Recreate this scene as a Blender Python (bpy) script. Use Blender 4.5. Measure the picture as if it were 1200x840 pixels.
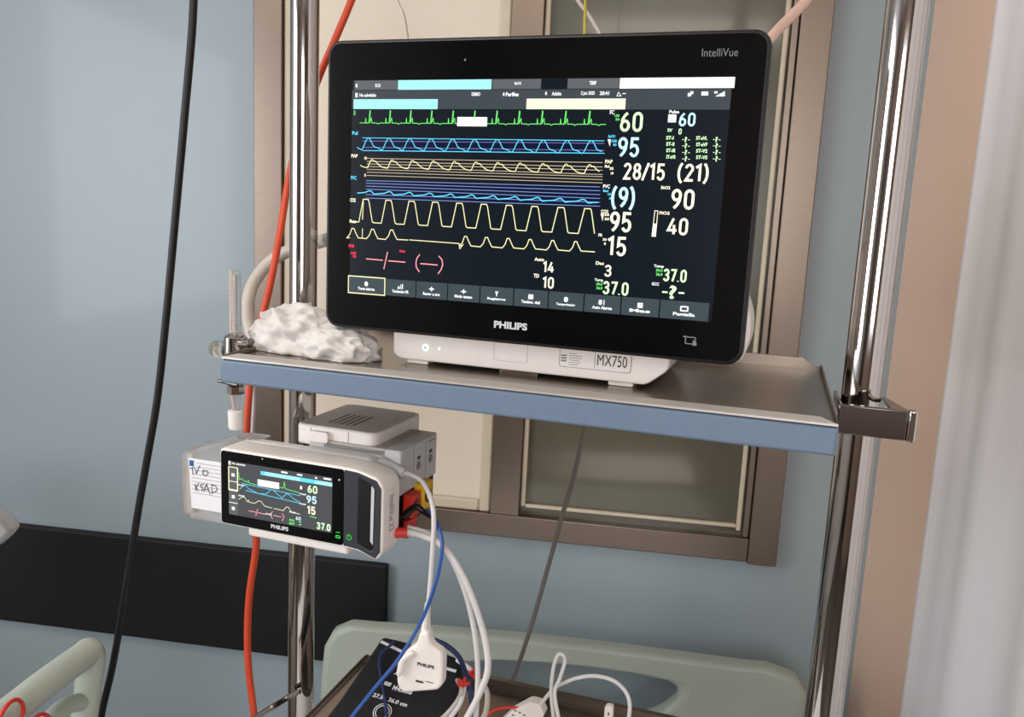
import bpy, bmesh, math, random
from mathutils import Vector, Matrix, noise
random.seed(7)
sc = bpy.context.scene
for o in list(bpy.data.objects): bpy.data.objects.remove(o)
COL = sc.collection

# ------------------------------------------------------------------ camera
H = 1.60                      # eye height
FPX = 970.0                   # focal length in pixels of a 1200 wide frame
def _n(v): return v.normalized()
def _cv(px, py): return Vector(((px-600)/FPX, (py-420)/FPX, 1.0))
_down = _n(_cv(320, 6260))
_left = _cv(-6200, -67); _left = _n(_left - _down*_left.dot(_down))
_X, _Z = -_left, -_down
_Y = _Z.cross(_X)
CW = Matrix((_X, _Y, _Z))     # camera (x right, y down, z forward) -> world
CAMLOC = Vector((0, 0, H))
def ray(px, py): return CW @ _cv(px, py)
cam_d = bpy.data.cameras.new('camera'); cam = bpy.data.objects.new('camera', cam_d); COL.objects.link(cam)
cam_d.sensor_width = 36.0; cam_d.lens = FPX/1200*36.0; cam_d.clip_start = 0.02
rm = Matrix((CW @ Vector((1,0,0)), CW @ Vector((0,-1,0)), CW @ Vector((0,0,-1)))).transposed()
cam.matrix_world = Matrix.Translation(CAMLOC) @ rm.to_4x4()
sc.camera = cam

# ------------------------------------------------------------------ view, world, lights
sc.view_settings.view_transform = 'Standard'; sc.view_settings.look = 'None'
sc.view_settings.gamma = 1.0; sc.view_settings.use_curve_mapping = False
sc.view_settings.exposure = -0.1
w = bpy.data.worlds.new('world'); sc.world = w; w.use_nodes = True
w.node_tree.nodes['Background'].inputs[0].default_value = (0.62, 0.74, 0.95, 1)
w.node_tree.nodes['Background'].inputs[1].default_value = 0.55

def area(name, loc, rot, sx, sy, power, col, spread=None):
    l = bpy.data.lights.new(name, 'AREA'); l.shape = 'RECTANGLE'; l.size = sx; l.size_y = sy
    l.energy = power; l.color = col
    if spread: l.spread = spread
    o = bpy.data.objects.new(name, l); COL.objects.link(o); o.location = loc; o.rotation_euler = rot
    return o
R_ = math.radians
# added fill lights from unseen left, rear and ceiling positions
area('added_fill_left', (-2.35, -0.35, 1.75), (0, R_(-90), 0), 1.3, 1.5, 42, (0.97, 0.97, 1.0))
area('added_fill_rear', (0.15, -2.35, 1.80), (R_(90), 0, 0), 1.05, 1.2, 30, (1.0, 0.965, 0.94))
area('added_fill_ceiling_rear', (0.2, -1.3, 2.66), (0, 0, 0), 1.2, 0.5, 6, (1.0, 0.91, 0.84))
area('added_fill_ceiling', (-0.9, 0.3, 2.66), (0, 0, 0), 1.2, 0.5, 9, (1.0, 0.86, 0.72))

# ------------------------------------------------------------------ materials
def lin(c):
    return tuple((x/255/12.92 if x/255 <= .04045 else ((x/255+.055)/1.055)**2.4) for x in c)
def mat(name, rgb, rough=.5, metal=0., noise_s=0, noise_a=.08, bump=0., coat=0., emit=None, es=1., trans=0., alpha=1., ior=1.45, stretch=None, sheen=0., sss=0.):
    m = bpy.data.materials.new(name); m.use_nodes = True
    nt = m.node_tree; b = nt.nodes['Principled BSDF']
    c = lin(rgb)
    b.inputs['Base Color'].default_value = (*c, 1); b.inputs['Roughness'].default_value = rough
    b.inputs['Metallic'].default_value = metal; b.inputs['IOR'].default_value = ior
    b.inputs['Coat Weight'].default_value = coat; b.inputs['Coat Roughness'].default_value = .08
    b.inputs['Transmission Weight'].default_value = trans; b.inputs['Alpha'].default_value = alpha
    b.inputs['Sheen Weight'].default_value = sheen; b.inputs['Subsurface Weight'].default_value = sss
    b.inputs['Subsurface Scale'].default_value = .01
    if emit: b.inputs['Emission Color'].default_value = (*lin(emit), 1); b.inputs['Emission Strength'].default_value = es
    if noise_s:
        tc = nt.nodes.new('ShaderNodeTexCoord'); mp = nt.nodes.new('ShaderNodeMapping'); nz = nt.nodes.new('ShaderNodeTexNoise')
        if stretch: mp.inputs['Scale'].default_value = stretch
        nz.inputs['Scale'].default_value = noise_s; nz.inputs['Detail'].default_value = 5
        nt.links.new(tc.outputs['Object'], mp.inputs[0]); nt.links.new(mp.outputs[0], nz.inputs[0])
        r = nt.nodes.new('ShaderNodeValToRGB')
        r.color_ramp.elements[0].position = .3; r.color_ramp.elements[1].position = .7
        r.color_ramp.elements[0].color = (*[max(0, x*(1-noise_a)) for x in c], 1)
        r.color_ramp.elements[1].color = (*[min(1, x*(1+noise_a)) for x in c], 1)
        nt.links.new(nz.outputs['Fac'], r.inputs[0]); nt.links.new(r.outputs[0], b.inputs['Base Color'])
        if bump:
            bp = nt.nodes.new('ShaderNodeBump'); bp.inputs['Strength'].default_value = bump; bp.inputs['Distance'].default_value = .002
            nt.links.new(nz.outputs['Fac'], bp.inputs['Height']); nt.links.new(bp.outputs[0], b.inputs['Normal'])
    return m
M = {}
M['wall_blue'] = mat('blue_grey_wall_paint', (152,166,172), .42, noise_s=1.3, noise_a=.03, coat=.15)
M['wall_peach'] = mat('peach_wall_panel', (252,212,184), .35, noise_s=2.0, noise_a=.04, stretch=(1,1,.2), coat=.2)
M['white_paint'] = mat('white_paint', (232,232,232), .5, noise_s=3, noise_a=.02)
M['floor'] = mat('grey_vinyl_floor', (74,70,66), .35, noise_s=30, noise_a=.1)
M['door_wood'] = mat('dark_door_laminate', (52,38,32), .4, noise_s=6, noise_a=.15, stretch=(6,6,.5))
M['wall_tan'] = mat('tan_wall_paint', (150,132,118), .5, noise_s=2, noise_a=.05)
M['band'] = mat('black_wall_guard_plastic', (15,16,17), .6, noise_s=40, noise_a=.1)
M['steel'] = mat('brushed_stainless_steel', (140,126,114), .3, .92, noise_s=60, noise_a=.06, stretch=(1,1,12), bump=.03)
M['steel_h'] = mat('brushed_stainless_steel_horizontal', (136,122,112), .3, .92, noise_s=60, noise_a=.06, stretch=(.5,6,14), bump=.03)
M['lip'] = mat('satin_stainless_rim_lightened', (214,206,198), .36, .55, noise_s=25, noise_a=.04, stretch=(.4,4,4))  # tray steel lightened: mirrored brightness is put into the colour
M['tray'] = mat('satin_stainless_tray', (142,131,120), .27, .85, noise_s=25, noise_a=.07, stretch=(.4,4,4))
M['chrome'] = mat('polished_chrome', (190,184,180), .07, 1.)
M['dark_chrome'] = mat('dark_chrome', (120,112,108), .15, 1.)
M['rail_blue'] = mat('blue_grey_rail_enamel', (106,124,144), .45, noise_s=120, noise_a=.03)
M['pane_cream'] = mat('cream_glazed_pane', (228,216,198), .28, noise_s=2, noise_a=.05, coat=.5, stretch=(1,1,.3))
M['pane_olive'] = mat('smoked_olive_glass', (90,87,72), .18, noise_s=2.5, noise_a=.12, coat=.6)
M['stop'] = mat('cream_glazing_bead', (206,194,170), .3, coat=.3, noise_s=9, noise_a=.05)
M['bead'] = mat('steel_glazing_bead', (196,190,172), .22, .8, noise_s=20)
M['black_gloss'] = mat('black_glass_bezel', (8,9,10), .1, noise_s=5, noise_a=.05)
M['black_edge'] = mat('black_plastic_edge', (24,24,25), .4, noise_s=60)
M['white_pl'] = mat('white_device_plastic', (236,229,222), .38, noise_s=90, noise_a=.015)
M['grey_pl'] = mat('pale_grey_device_plastic', (194,194,194), .42, noise_s=60, noise_a=.03)
M['grey_top'] = mat('warm_grey_top_tone', (172,165,158), .45, noise_s=60, noise_a=.03)
M['dark_pl'] = mat('dark_grey_plastic', (52,54,60), .4, noise_s=60, noise_a=.05)
M['black_pl'] = mat('black_plastic', (16,16,18), .4, noise_s=60, noise_a=.05)
M['print_grey'] = mat('grey_print', (128,128,126), .6)
M['print_dark'] = mat('dark_print', (52,52,54), .6)
M['logo'] = mat('silver_logo_print', (200,202,204), .5)
M['logo_dim'] = mat('dim_grey_logo_print', (120,122,122), .5)
M['bed'] = mat('pale_green_bed_plastic', (172,180,168), .38, noise_s=8, noise_a=.03)
M['orange'] = mat('orange_oxygen_hose', (205,72,40), .4, noise_s=30, noise_a=.06)
M['red'] = mat('red_plastic', (200,46,36), .4, noise_s=30, noise_a=.06)
M['white_cab'] = mat('white_cable_sheath', (214,210,208), .38, noise_s=30, noise_a=.03)
M['beige_cab'] = mat('beige_cable_sheath', (190,182,170), .4, noise_s=30, noise_a=.03)
M['grey_cab'] = mat('grey_cable_sheath', (104,98,92), .32, noise_s=30, noise_a=.04, coat=.3)
M['black_cab'] = mat('black_cable_sheath', (14,14,15), .45, noise_s=30)
M['pink_cab'] = mat('pinkish_cream_tubing', (214,178,162), .4, noise_s=30, noise_a=.03)
M['blue_cab'] = mat('blue_cable_sheath', (50,88,156), .35, noise_s=30, noise_a=.05)
M['navy'] = mat('navy_tube', (36,50,92), .4, noise_s=30)
M['yellow'] = mat('yellow_plastic', (232,178,34), .4, noise_s=30)
M['yellow_cab'] = mat('dull_yellow_cord', (176,160,50), .5, noise_s=30)
M['cuff'] = mat('black_woven_nylon', (20,20,22), .85, noise_s=300, noise_a=.25, bump=.2)
M['cuffprint'] = mat('white_fabric_print', (222,222,222), .7)
M['tissue'] = mat('white_crumpled_gauze', (208,204,200), .8, noise_s=80, noise_a=.02, bump=.15, sss=.15)
M['clear'] = mat('clear_plastic', (240,240,238), .08, trans=.9, ior=1.2)
M['milky'] = mat('milky_translucent_plastic', (232,230,228), .25, trans=.8, ior=1.2, noise_s=10, noise_a=.04)
M['paper'] = mat('white_paper_label', (226,226,228), .6, noise_s=50, noise_a=.02)
M['marker'] = mat('black_marker_ink', (34,34,40), .7)
M['label_blue'] = mat('blue_label_print', (44,84,150), .6)
M['curtain'] = mat('white_curtain_fabric', (244,240,240), .8, noise_s=12, noise_a=.02, stretch=(6,6,.3))
M['added_lamp'] = mat('added_lamp_diffuser', (240,236,228), .5, emit=(255,240,220), es=1.6)  # diffuser of the added ceiling panels
M['added_glow_pane'] = mat('added_glowing_window_glass', (200,215,235), .2, emit=(225,238,255), es=.8)  # glowing panes of the added, unseen windows
def em(name, rgb, s=1.0):
    M[name] = mat(name, (6,6,7), .2, emit=rgb, es=s); M[name].node_tree.nodes['Principled BSDF'].inputs['Specular IOR Level'].default_value = .25
M['black_gloss'].node_tree.nodes['Principled BSDF'].inputs['Specular IOR Level'].default_value = .3
em('px_bg', (20,31,42), .75); em('px_grey', (108,112,116), .95); em('px_grey_dark', (76,84,90), .9)
em('px_cyan_bar', (176,250,250), 1.15); em('px_white', (255,255,252), 1.3); em('px_cream_bar', (255,250,222), 1.2)
em('px_green', (120,245,120), 1.3); em('px_green_num', (214,255,196), 1.5); em('px_green_dk', (10,120,36), 1.0)
em('px_cyan', (96,214,246), 1.4); em('px_cyan_num', (196,240,255), 1.5); em('px_blue', (150,175,240), 1.05); em('px_blue_area', (12,28,66), .7)
em('px_yellow', (246,238,180), 1.4); em('px_yellow_num', (255,246,214), 1.5); em('px_tan', (232,210,176), 1.05)
em('px_lilac', (150,140,215), .9)
em('px_red', (245,60,80), 1.4); em('px_pink', (255,160,165), 1.4); em('px_button', (74,88,94), .9); em('px_panel', (92,94,98), .9)
em('led_green', (60,220,90), 1.2); em('led_white', (225,255,245), 1.4)

# ------------------------------------------------------------------ frames of reference
class Frame:
    def __init__(s, deg, o=CAMLOC):
        a = R_(deg); s.R = Vector((math.cos(a), math.sin(a), 0)); s.N = Vector((-math.sin(a), math.cos(a), 0)); s.o = o
    def w(s, u, n, z): return s.o + s.R*u + s.N*n + Vector((0,0,z))
    def pn(s, px, py, n):         # photo pixel -> (u, z) on the upright plane n
        d = ray(px, py); t = n/d.dot(s.N); q = d*t; return (q.dot(s.R), q.z)
    def pz(s, px, py, z):         # photo pixel -> (u, n) on the level plane z
        d = ray(px, py); t = z/d.z; q = d*t; return (q.dot(s.R), q.dot(s.N))
    def W(s, px, py, n):
        u, z = s.pn(px, py, n); return s.w(u, n, z)
A = Frame(-10.5766)           # monitor
B = Frame(-9.0766)            # shelf and poles
R0 = Frame(0)                 # room
WALL = 1.75
def wl(px, py, y=WALL): return R0.pn(px, py, y)

# ------------------------------------------------------------------ mesh building
class MB:
    def __init__(s): s.v = []; s.f = []; s.m = []
    def add(s, vs, fs, mi=0):
        k = len(s.v); s.v += [Vector(v) for v in vs]; s.f += [tuple(k+i for i in f) for f in fs]; s.m += [mi]*len(fs)
    def box(s, fr, u0, u1, n0, n1, z0, z1, mi=0):
        vs = [fr.w(u, n, z) for z in (z0, z1) for n in (n0, n1) for u in (u0, u1)]
        s.add(vs, [(0,2,3,1),(4,5,7,6),(0,1,5,4),(2,6,7,3),(0,4,6,2),(1,3,7,5)], mi)
    def prism(s, fr, poly, n0, n1, mi=0, mi_side=None):     # polygon in (u,z), thick along n (n0 = front)
        k = len(poly); s.add([fr.w(u, n0, z) for u, z in poly]+[fr.w(u, n1, z) for u, z in poly], [], mi)
        b = len(s.v)-2*k
        s.f += [tuple(b+i for i in range(k)), tuple(b+k+i for i in reversed(range(k)))]; s.m += [mi, mi]
        for i in range(k):
            j = (i+1) % k; s.f.append((b+i, b+k+i, b+k+j, b+j)); s.m.append(mi if mi_side is None else mi_side)
    def prismz(s, fr, poly, z0, z1, mi=0):
        k = len(poly); b = len(s.v); s.v += [fr.w(u, n, z0) for u, n in poly]+[fr.w(u, n, z1) for u, n in poly]
        s.f += [tuple(b+i for i in reversed(range(k))), tuple(b+k+i for i in range(k))]; s.m += [mi, mi]
        for i in range(k):
            j = (i+1) % k; s.f.append((b+i, b+j, b+k+j, b+k+i)); s.m.append(mi)
    def flat(s, fr, poly, n, mi=0):
        s.add([fr.w(u, n, z) for u, z in poly], [tuple(range(len(poly)))], mi)
    def quad3(s, ps, mi=0): s.add(ps, [tuple(range(len(ps)))], mi)
    def ring(s, fr, po, pi, n0, n1, mi=0):                  # frame between two polygons of equal count
        k = len(po); b = len(s.v)
        for n in (n0, n1):
            s.v += [fr.w(u, n, z) for u, z in po]+[fr.w(u, n, z) for u, z in pi]
        for i in range(k):
            j = (i+1) % k
            s.f += [(b+i, b+j, b+k+j, b+k+i), (b+2*k+i, b+3*k+i, b+3*k+j, b+2*k+j), (b+i, b+2*k+i, b+2*k+j, b+j), (b+k+i, b+k+j, b+3*k+j, b+3*k+i)]
            s.m += [mi]*4
    def rev(s, p, axis, prof, seg=28, mi=0):                # lathe: prof = [(t, r)] along axis from p
        axis = Vector(axis).normalized(); a = axis.orthogonal().normalized(); c = axis.cross(a); b = len(s.v)
        for t, r in prof:
            for i in range(seg):
                q = 2*math.pi*i/seg; s.v.append(Vector(p)+axis*t+(a*math.cos(q)+c*math.sin(q))*max(r, 1e-5))
        for k in range(len(prof)-1):
            for i in range(seg):
                j = (i+1) % seg; s.f.append((b+k*seg+i, b+k*seg+j, b+(k+1)*seg+j, b+(k+1)*seg+i)); s.m.append(mi)
        s.f.append(tuple(b+i for i in reversed(range(seg)))); s.m.append(mi)
        s.f.append(tuple(b+(len(prof)-1)*seg+i for i in range(seg))); s.m.append(mi)
    def cyl(s, p0, p1, r0, r1=None, seg=24, mi=0):
        p0, p1 = Vector(p0), Vector(p1); s.rev(p0, p1-p0, [(0, r0), ((p1-p0).length, r0 if r1 is None else r1)], seg, mi)
    def tube(s, pts, r, seg=12, mi=0, sub=8, rfun=None):
        P = spline(pts, sub); b = len(s.v); n = len(P)
        t0 = (P[1]-P[0]).normalized(); a = t0.orthogonal().normalized()
        for i in range(n):
            t = (P[min(i+1, n-1)]-P[max(i-1, 0)]).normalized(); a = (a-t*a.dot(t)).normalized(); c = t.cross(a)
            rr = rfun(i/(n-1))*r if rfun else r
            for k in range(seg):
                q = 2*math.pi*k/seg; s.v.append(P[i]+(a*math.cos(q)+c*math.sin(q))*rr)
        for i in range(n-1):
            for k in range(seg):
                j = (k+1) % seg; s.f.append((b+i*seg+k, b+i*seg+j, b+(i+1)*seg+j, b+(i+1)*seg+k)); s.m.append(mi)
        s.f.append(tuple(b+k for k in reversed(range(seg)))); s.f.append(tuple(b+(n-1)*seg+k for k in range(seg))); s.m += [mi, mi]
    def build(s, name, mats, parent=None, smooth=35, bevel=0, bseg=3, label=None, fixn=True):
        org = parent.matrix_world.translation if parent else Vector((0,0,0))
        if parent: org = ORG[parent.name]
        me = bpy.data.meshes.new(name); me.from_pydata([v-org for v in s.v], [], s.f)
        for m in (mats if isinstance(mats, (list, tuple)) else [mats]): me.materials.append(M[m])
        me.polygons.foreach_set('material_index', s.m)
        if fixn:
            bm = bmesh.new(); bm.from_mesh(me); bmesh.ops.recalc_face_normals(bm, faces=bm.faces); bm.to_mesh(me); bm.free()
        if smooth:
            me.polygons.foreach_set('use_smooth', [True]*len(me.polygons)); me.set_sharp_from_angle(angle=R_(smooth))
        me.update(); o = bpy.data.objects.new(name, me); COL.objects.link(o)
        if parent: o.parent = parent
        ORG[o.name] = org
        if bevel:
            bv = o.modifiers.new('bevel', 'BEVEL'); bv.width = bevel; bv.segments = bseg; bv.limit_method = 'ANGLE'; bv.angle_limit = R_(40); bv.harden_normals = False
        if label: o['label'] = label
        return o
ORG = {}
def spline(pts, sub=8):
    P = [Vector(p) for p in pts]
    if len(P) < 3: return [P[0].lerp(P[-1], i/sub) for i in range(sub+1)]
    Q = [P[0]*2-P[1]]+P+[P[-1]*2-P[-2]]; out = []
    for i in range(1, len(Q)-2):
        a, b, c, d = Q[i-1], Q[i], Q[i+1], Q[i+2]
        for k in range(sub):
            t = k/sub; out.append(.5*((2*b)+(c-a)*t+(2*a-5*b+4*c-d)*t*t+(3*b-a-3*c+d)*t**3))
    out.append(P[-1]); return out
def thing(name, loc, label, cat, group=None):
    o = bpy.data.objects.new(name, None); COL.objects.link(o); o.location = loc; ORG[o.name] = Vector(loc); o.empty_display_size = .05
    o['label'] = label; o['category'] = cat
    if group: o['group'] = group
    return o
def tag(o, label, cat, group=None):
    o['label'] = label; o['category'] = cat
    if group: o['group'] = group
    return o
def struct(o): o['kind'] = 'structure'; return o
def rrect(u0, u1, z0, z1, r, seg=6):
    out = []
    for cu, cz, a0 in ((u1-r, z1-r, 0), (u0+r, z1-r, 90), (u0+r, z0+r, 180), (u1-r, z0+r, 270)):
        for i in range(seg+1):
            a = R_(a0+90*i/seg); out.append((cu+r*math.cos(a), cz+r*math.sin(a)))
    return out
def rpoly(pts, r, seg=4):                                   # rounded polygon
    out = []; k = len(pts)
    for i in range(k):
        p = Vector(pts[i]); a = Vector(pts[i-1])-p; b = Vector(pts[(i+1) % k])-p
        rr = min(r, a.length*.45, b.length*.45); a = p+a.normalized()*rr; b = p+b.normalized()*rr
        for j in range(seg+1):
            t = j/seg; q = a*(1-t)**2+p*2*t*(1-t)+b*t*t; out.append((q.x, q.y))
    return out
# writing: the default font as a flat mesh, mapped into any plane
_tc = {}
def glyphs(txt, bold=0., shear=0.):
    key = (txt, bold, shear)
    if key in _tc: return _tc[key]
    cu = bpy.data.curves.new('t', 'FONT'); cu.body = txt; cu.size = 1; cu.offset = bold; cu.shear = shear; cu.resolution_u = 3
    ob = bpy.data.objects.new('t', cu); COL.objects.link(ob)
    dg = bpy.context.evaluated_depsgraph_get(); me = bpy.data.meshes.new_from_object(ob.evaluated_get(dg))
    vs = [(v.co.x, v.co.y) for v in me.vertices]; fs = [tuple(p.vertices) for p in me.polygons]
    bpy.data.objects.remove(ob); bpy.data.curves.remove(cu); bpy.data.meshes.remove(me)
    x0 = min(v[0] for v in vs); x1 = max(v[0] for v in vs); y0 = min(v[1] for v in vs); y1 = max(v[1] for v in vs)
    _tc[key] = ([((x-x0)/(x1-x0), (y-y0)/(y1-y0)) for x, y in vs], fs); return _tc[key]
def write(mb, txt, fn, mi=0, bold=.0, shear=0.):           # fn maps (s,t) in the unit box to world
    vs, fs = glyphs(txt, bold, shear); mb.add([fn(a, b) for a, b in vs], fs, mi)
def write_px(mb, fr, n, txt, x0, x1, yt, yb, D, mi=0, bold=.02, shear=0.):
    # box given in photo pixels on the upright plane: left x0, right x1, top yt and bottom yb at the left end
    u0, z1 = fr.pn(x0, yt, n); _, z0 = fr.pn(x0, yb, n)
    xm, _y = x1, yb
    u1 = fr.pn(x1, (yt+yb)/2, n)[0]
    write(mb, txt, lambda a, b: fr.w(u0+(u1-u0)*a, D, z0+(z1-z0)*b), mi, bold, shear)

# condensed instrument digits, drawn as strokes on a unit tall cell
def _arc(cx, cy, rx, ry, a0, a1, k=10): return [(cx+rx*math.cos(R_(a0+(a1-a0)*i/k)), cy+ry*math.sin(R_(a0+(a1-a0)*i/k))) for i in range(k+1)]
DG = {
 '0': (.46, [_arc(.23,.70,.15,.225,0,180)+_arc(.23,.30,.15,.225,180,360)+[(.38,.70)]]),
 '1': (.30, [[(.03,.80),(.185,.925),(.185,.07)]]),
 '2': (.46, [_arc(.225,.72,.145,.205,165,-25)+[(.335,.60),(.09,.075),(.39,.075)]]),
 '3': (.46, [_arc(.215,.725,.14,.20,160,-80)+[(.17,.525)], [(.17,.525)]+_arc(.215,.30,.155,.225,80,-160)]),
 '4': (.48, [[(.28,.92),(.06,.27),(.43,.27)],[(.325,.55),(.325,.07)]]),
 '5': (.46, [[(.37,.925),(.11,.925),(.095,.53)]+_arc(.215,.335,.155,.26,115,-150,12)]),
 '6': (.46, [[(.30,.925),(.20,.80)]+[(.11,.60)]+_arc(.23,.31,.15,.235,165,-195,18)]),
 '7': (.44, [[(.06,.925),(.37,.925),(.17,.07)]]),
 '8': (.46, [_arc(.23,.72,.135,.195,-90,270,18), _arc(.23,.30,.155,.225,90,450,18)]),
 '9': (.46, [[(.16,.075),(.26,.20),(.35,.40)]+_arc(.23,.69,.15,.235,-15,345,18)]),
 '/': (.34, [[(.02,.02),(.30,.98)]]), '.': (.16, [[(.07,.07),(.07,.08)]]), ' ': (.30, []),
 '(': (.26, [_arc(.30,.47,.23,.58,115,245)]), ')': (.26, [_arc(-.06,.47,.23,.58,65,-65)])}
def digits(mb, fr, txt, ua, ub, za, zb, n, mi=0, wt=.125):
    tot = sum(DG[c_][0] for c_ in txt)+.05*(len(txt)-1); sx = (ub-ua)/tot; sz = (zb-za); x = ua; hw = wt*sz/2
    for c_ in txt:
        wd, st = DG[c_]
        for P in st:
            Q = [Vector((x+a_*sx, za+b_*sz)) for a_, b_ in P]; L_, R2_ = [], []
            for i in range(len(Q)):
                d = (Q[min(i+1, len(Q)-1)]-Q[max(i-1, 0)]);
                if 0 < i < len(Q)-1:
                    d1 = (Q[i]-Q[i-1]).normalized(); d2 = (Q[i+1]-Q[i]).normalized(); d = d1+d2; cc = max(.45, d.normalized().dot(d1)) if d.length > 1e-4 else 1
                else: cc = 1
                d = d.normalized(); o = Vector((-d.y, d.x))*hw/cc
                e = d*hw*.35*((i == len(Q)-1)-(i == 0)); L_.append(Q[i]+o+e); R2_.append(Q[i]-o+e)
            for i in range(len(Q)-1): mb.flat(fr, [tuple(L_[i]), tuple(R2_[i]), tuple(R2_[i+1]), tuple(L_[i+1])], n, mi)
        x += (wd+.05)*sx

# ================================================================== ROOM
XR = 0.521
m = MB(); m.box(R0, -2.5, XR+.1, -2.5, WALL+.1, -H-.1, -H); struct(m.build('floor', 'floor'))
m = MB(); m.box(R0, -2.5, 2.6, -2.5, WALL+.1, 1.10, 1.2); struct(m.build('ceiling', 'white_paint'))
m = MB(); m.box(R0, XR+.1, 2.6, -2.5, .3, -H-.1, -H); struct(m.build('floor', 'floor'))
m = MB(); m.box(R0, -2.5, XR+.1, WALL, WALL+.1, -H, 1.10); struct(m.build('wall_back', 'wall_blue'))
m = MB(); m.box(R0, XR, XR+.1, .3, WALL, -H, 1.10); m.box(R0, XR+.1, 2.6, .3, .4, -H, 1.10); struct(m.build('wall_right', 'wall_peach'))
m = MB(); m.box(R0, 2.5, 2.6, -2.5, .3, -H, 1.10); struct(m.build('wall_far_right', 'wall_tan'))
m = MB(); m.box(R0, -2.5, -2.4, -2.5, WALL, -H, 1.10); struct(m.build('wall_left', 'white_paint'))
m = MB(); m.box(R0, -2.4, 2.5, -2.5, -2.4, -H, 1.10); struct(m.build('wall_front', 'wall_tan'))
# added, unseen, for the chrome to mirror: glowing window panes and a dark door
m = MB(); m.box(R0, -.4, .7, -2.4, -2.385, -.45, .85); struct(m.build('added_window_rear', 'added_glow_pane'))
m = MB()
for a, b, c, d in ((-.47,-.4,-.52,.92),(.7,.77,-.52,.92),(.12,.18,-.45,.85)): m.box(R0, a, b, -2.4, -2.36, c, d)
for c, d in ((-.52,-.45),(.85,.92)): m.box(R0, -.4, .7, -2.4, -2.36, c, d)
struct(m.build('added_window_trim', 'white_paint'))
m = MB(); m.box(R0, -2.4, -2.385, -1.1, .4, -.6, .85); struct(m.build('added_window_left', 'added_glow_pane'))
m = MB(); m.box(R0, -1.95, -1.0, -2.4, -2.36, -H, .5); struct(m.build('added_door', 'door_wood'))
t = thing('added_ceiling_light', R0.w(-.9, .3, 1.0), 'added flat rectangular ceiling light panel above the bed', 'ceiling light')  # unseen fixture added to go with the ceiling fill light
m = MB(); m.box(R0, -1.5, -.3, .05, .55, 1.075, 1.10); m.build('housing', 'white_paint', t)
m = MB(); m.box(R0, -1.47, -.33, .08, .52, 1.068, 1.075); m.build('diffuser', 'added_lamp', t)

t = thing('added_ceiling_light', R0.w(.2, -1.3, 1.0), 'added flat rectangular ceiling light panel behind the viewer', 'ceiling light')  # second unseen fixture, added for the frontal fill
m = MB(); m.box(R0, -.4, .8, -1.55, -1.05, 1.075, 1.10); m.build('housing', 'white_paint', t)
m = MB(); m.box(R0, -.37, .77, -1.52, -1.08, 1.068, 1.075); m.build('diffuser', 'added_lamp', t)

# black wall guard band
u0, zt = wl(20, 615); ub, zb = wl(0, 722)
u1 = wl(455, 700)[0]
m = MB(); m.box(R0, -2.4, u1, WALL-.022, WALL, -.597*WALL, -.4515*WALL); struct(m.build('trim_1', 'band', bevel=.004))

# ------------------------------------------------------------------ steel framed window in the wall
FX0 = wl(304, 200)[0]; FX1 = wl(941, 330)[0]; FZ0 = wl(700, 637)[1]; FZ1 = .85
IX0 = wl(336, 200)[0]; IX1 = wl(903.5, 350)[0]; MZ0 = wl(700, 609)[1]
MX0 = wl(583, 440)[0]; MX1 = wl(618, 440)[0]
win = struct(bpy.data.objects.new('window_1', None)); COL.objects.link(win); win.location = R0.w(FX0, WALL, FZ0); ORG['window_1'] = win.location.copy()
m = MB(); m.box(R0, FX0, IX0, WALL-.028, WALL, MZ0-.0, FZ1); m.build('frame_side', 'steel', win, bevel=.002)
m = MB(); m.box(R0, IX1, FX1, WALL-.030, WALL, FZ0, FZ1); m.build('frame_side', 'steel', win, bevel=.002)
m = MB(); m.box(R0, FX0, IX1-.0005, WALL-.028, WALL, FZ0+.004, MZ0); m.build('frame_sill', 'steel_h', win, bevel=.002)
m = MB(); m.box(R0, FX0, FX1, WALL-.028, WALL, FZ1, FZ1+.09); m.build('frame_head', 'steel_h', win, bevel=.002)
m = MB(); m.box(R0, MX0, MX1, WALL-.027, WALL, MZ0, FZ1); m.build('mullion', 'steel', win, bevel=.002)
m = MB(); m.box(R0, IX0, MX0, WALL-.006, WALL, MZ0, FZ1); m.build('pane', 'pane_cream', win, label='cream glazed left pane')
m = MB()
m.box(R0, MX0-.026, MX0-.001, WALL-.020, WALL-.006, MZ0, FZ1); m.box(R0, IX0, MX0-.026, WALL-.020, WALL-.006, MZ0, MZ0+.026)
m.box(R0, IX0+.001, IX0+.02, WALL-.020, WALL-.006, MZ0+.026, FZ1)
m.build('glazing_bead', 'stop', win, bevel=.005)
m = MB(); m.box(R0, MX1, IX1, WALL-.006, WALL, MZ0, FZ1); m.build('pane', 'pane_olive', win, label='smoked olive right pane')
m = MB()
m.box(R0, MX1+.001, MX1+.012, WALL-.018, WALL-.006, MZ0+.02, FZ1)
m.box(R0, IX1-.028, IX1-.018, WALL-.018, WALL-.006, MZ0+.012, FZ1)
m.box(R0, MX1+.012, IX1-.028, WALL-.018, WALL-.006, MZ0+.018, MZ0+.026)
m.build('glazing_bead', 'stop', win, bevel=.003)
m = MB(); m.box(R0, IX1-.014, IX1-.001, WALL-.020, WALL-.006, MZ0, FZ1); m.build('frame_rebate', 'steel', win, bevel=.002)

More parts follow.
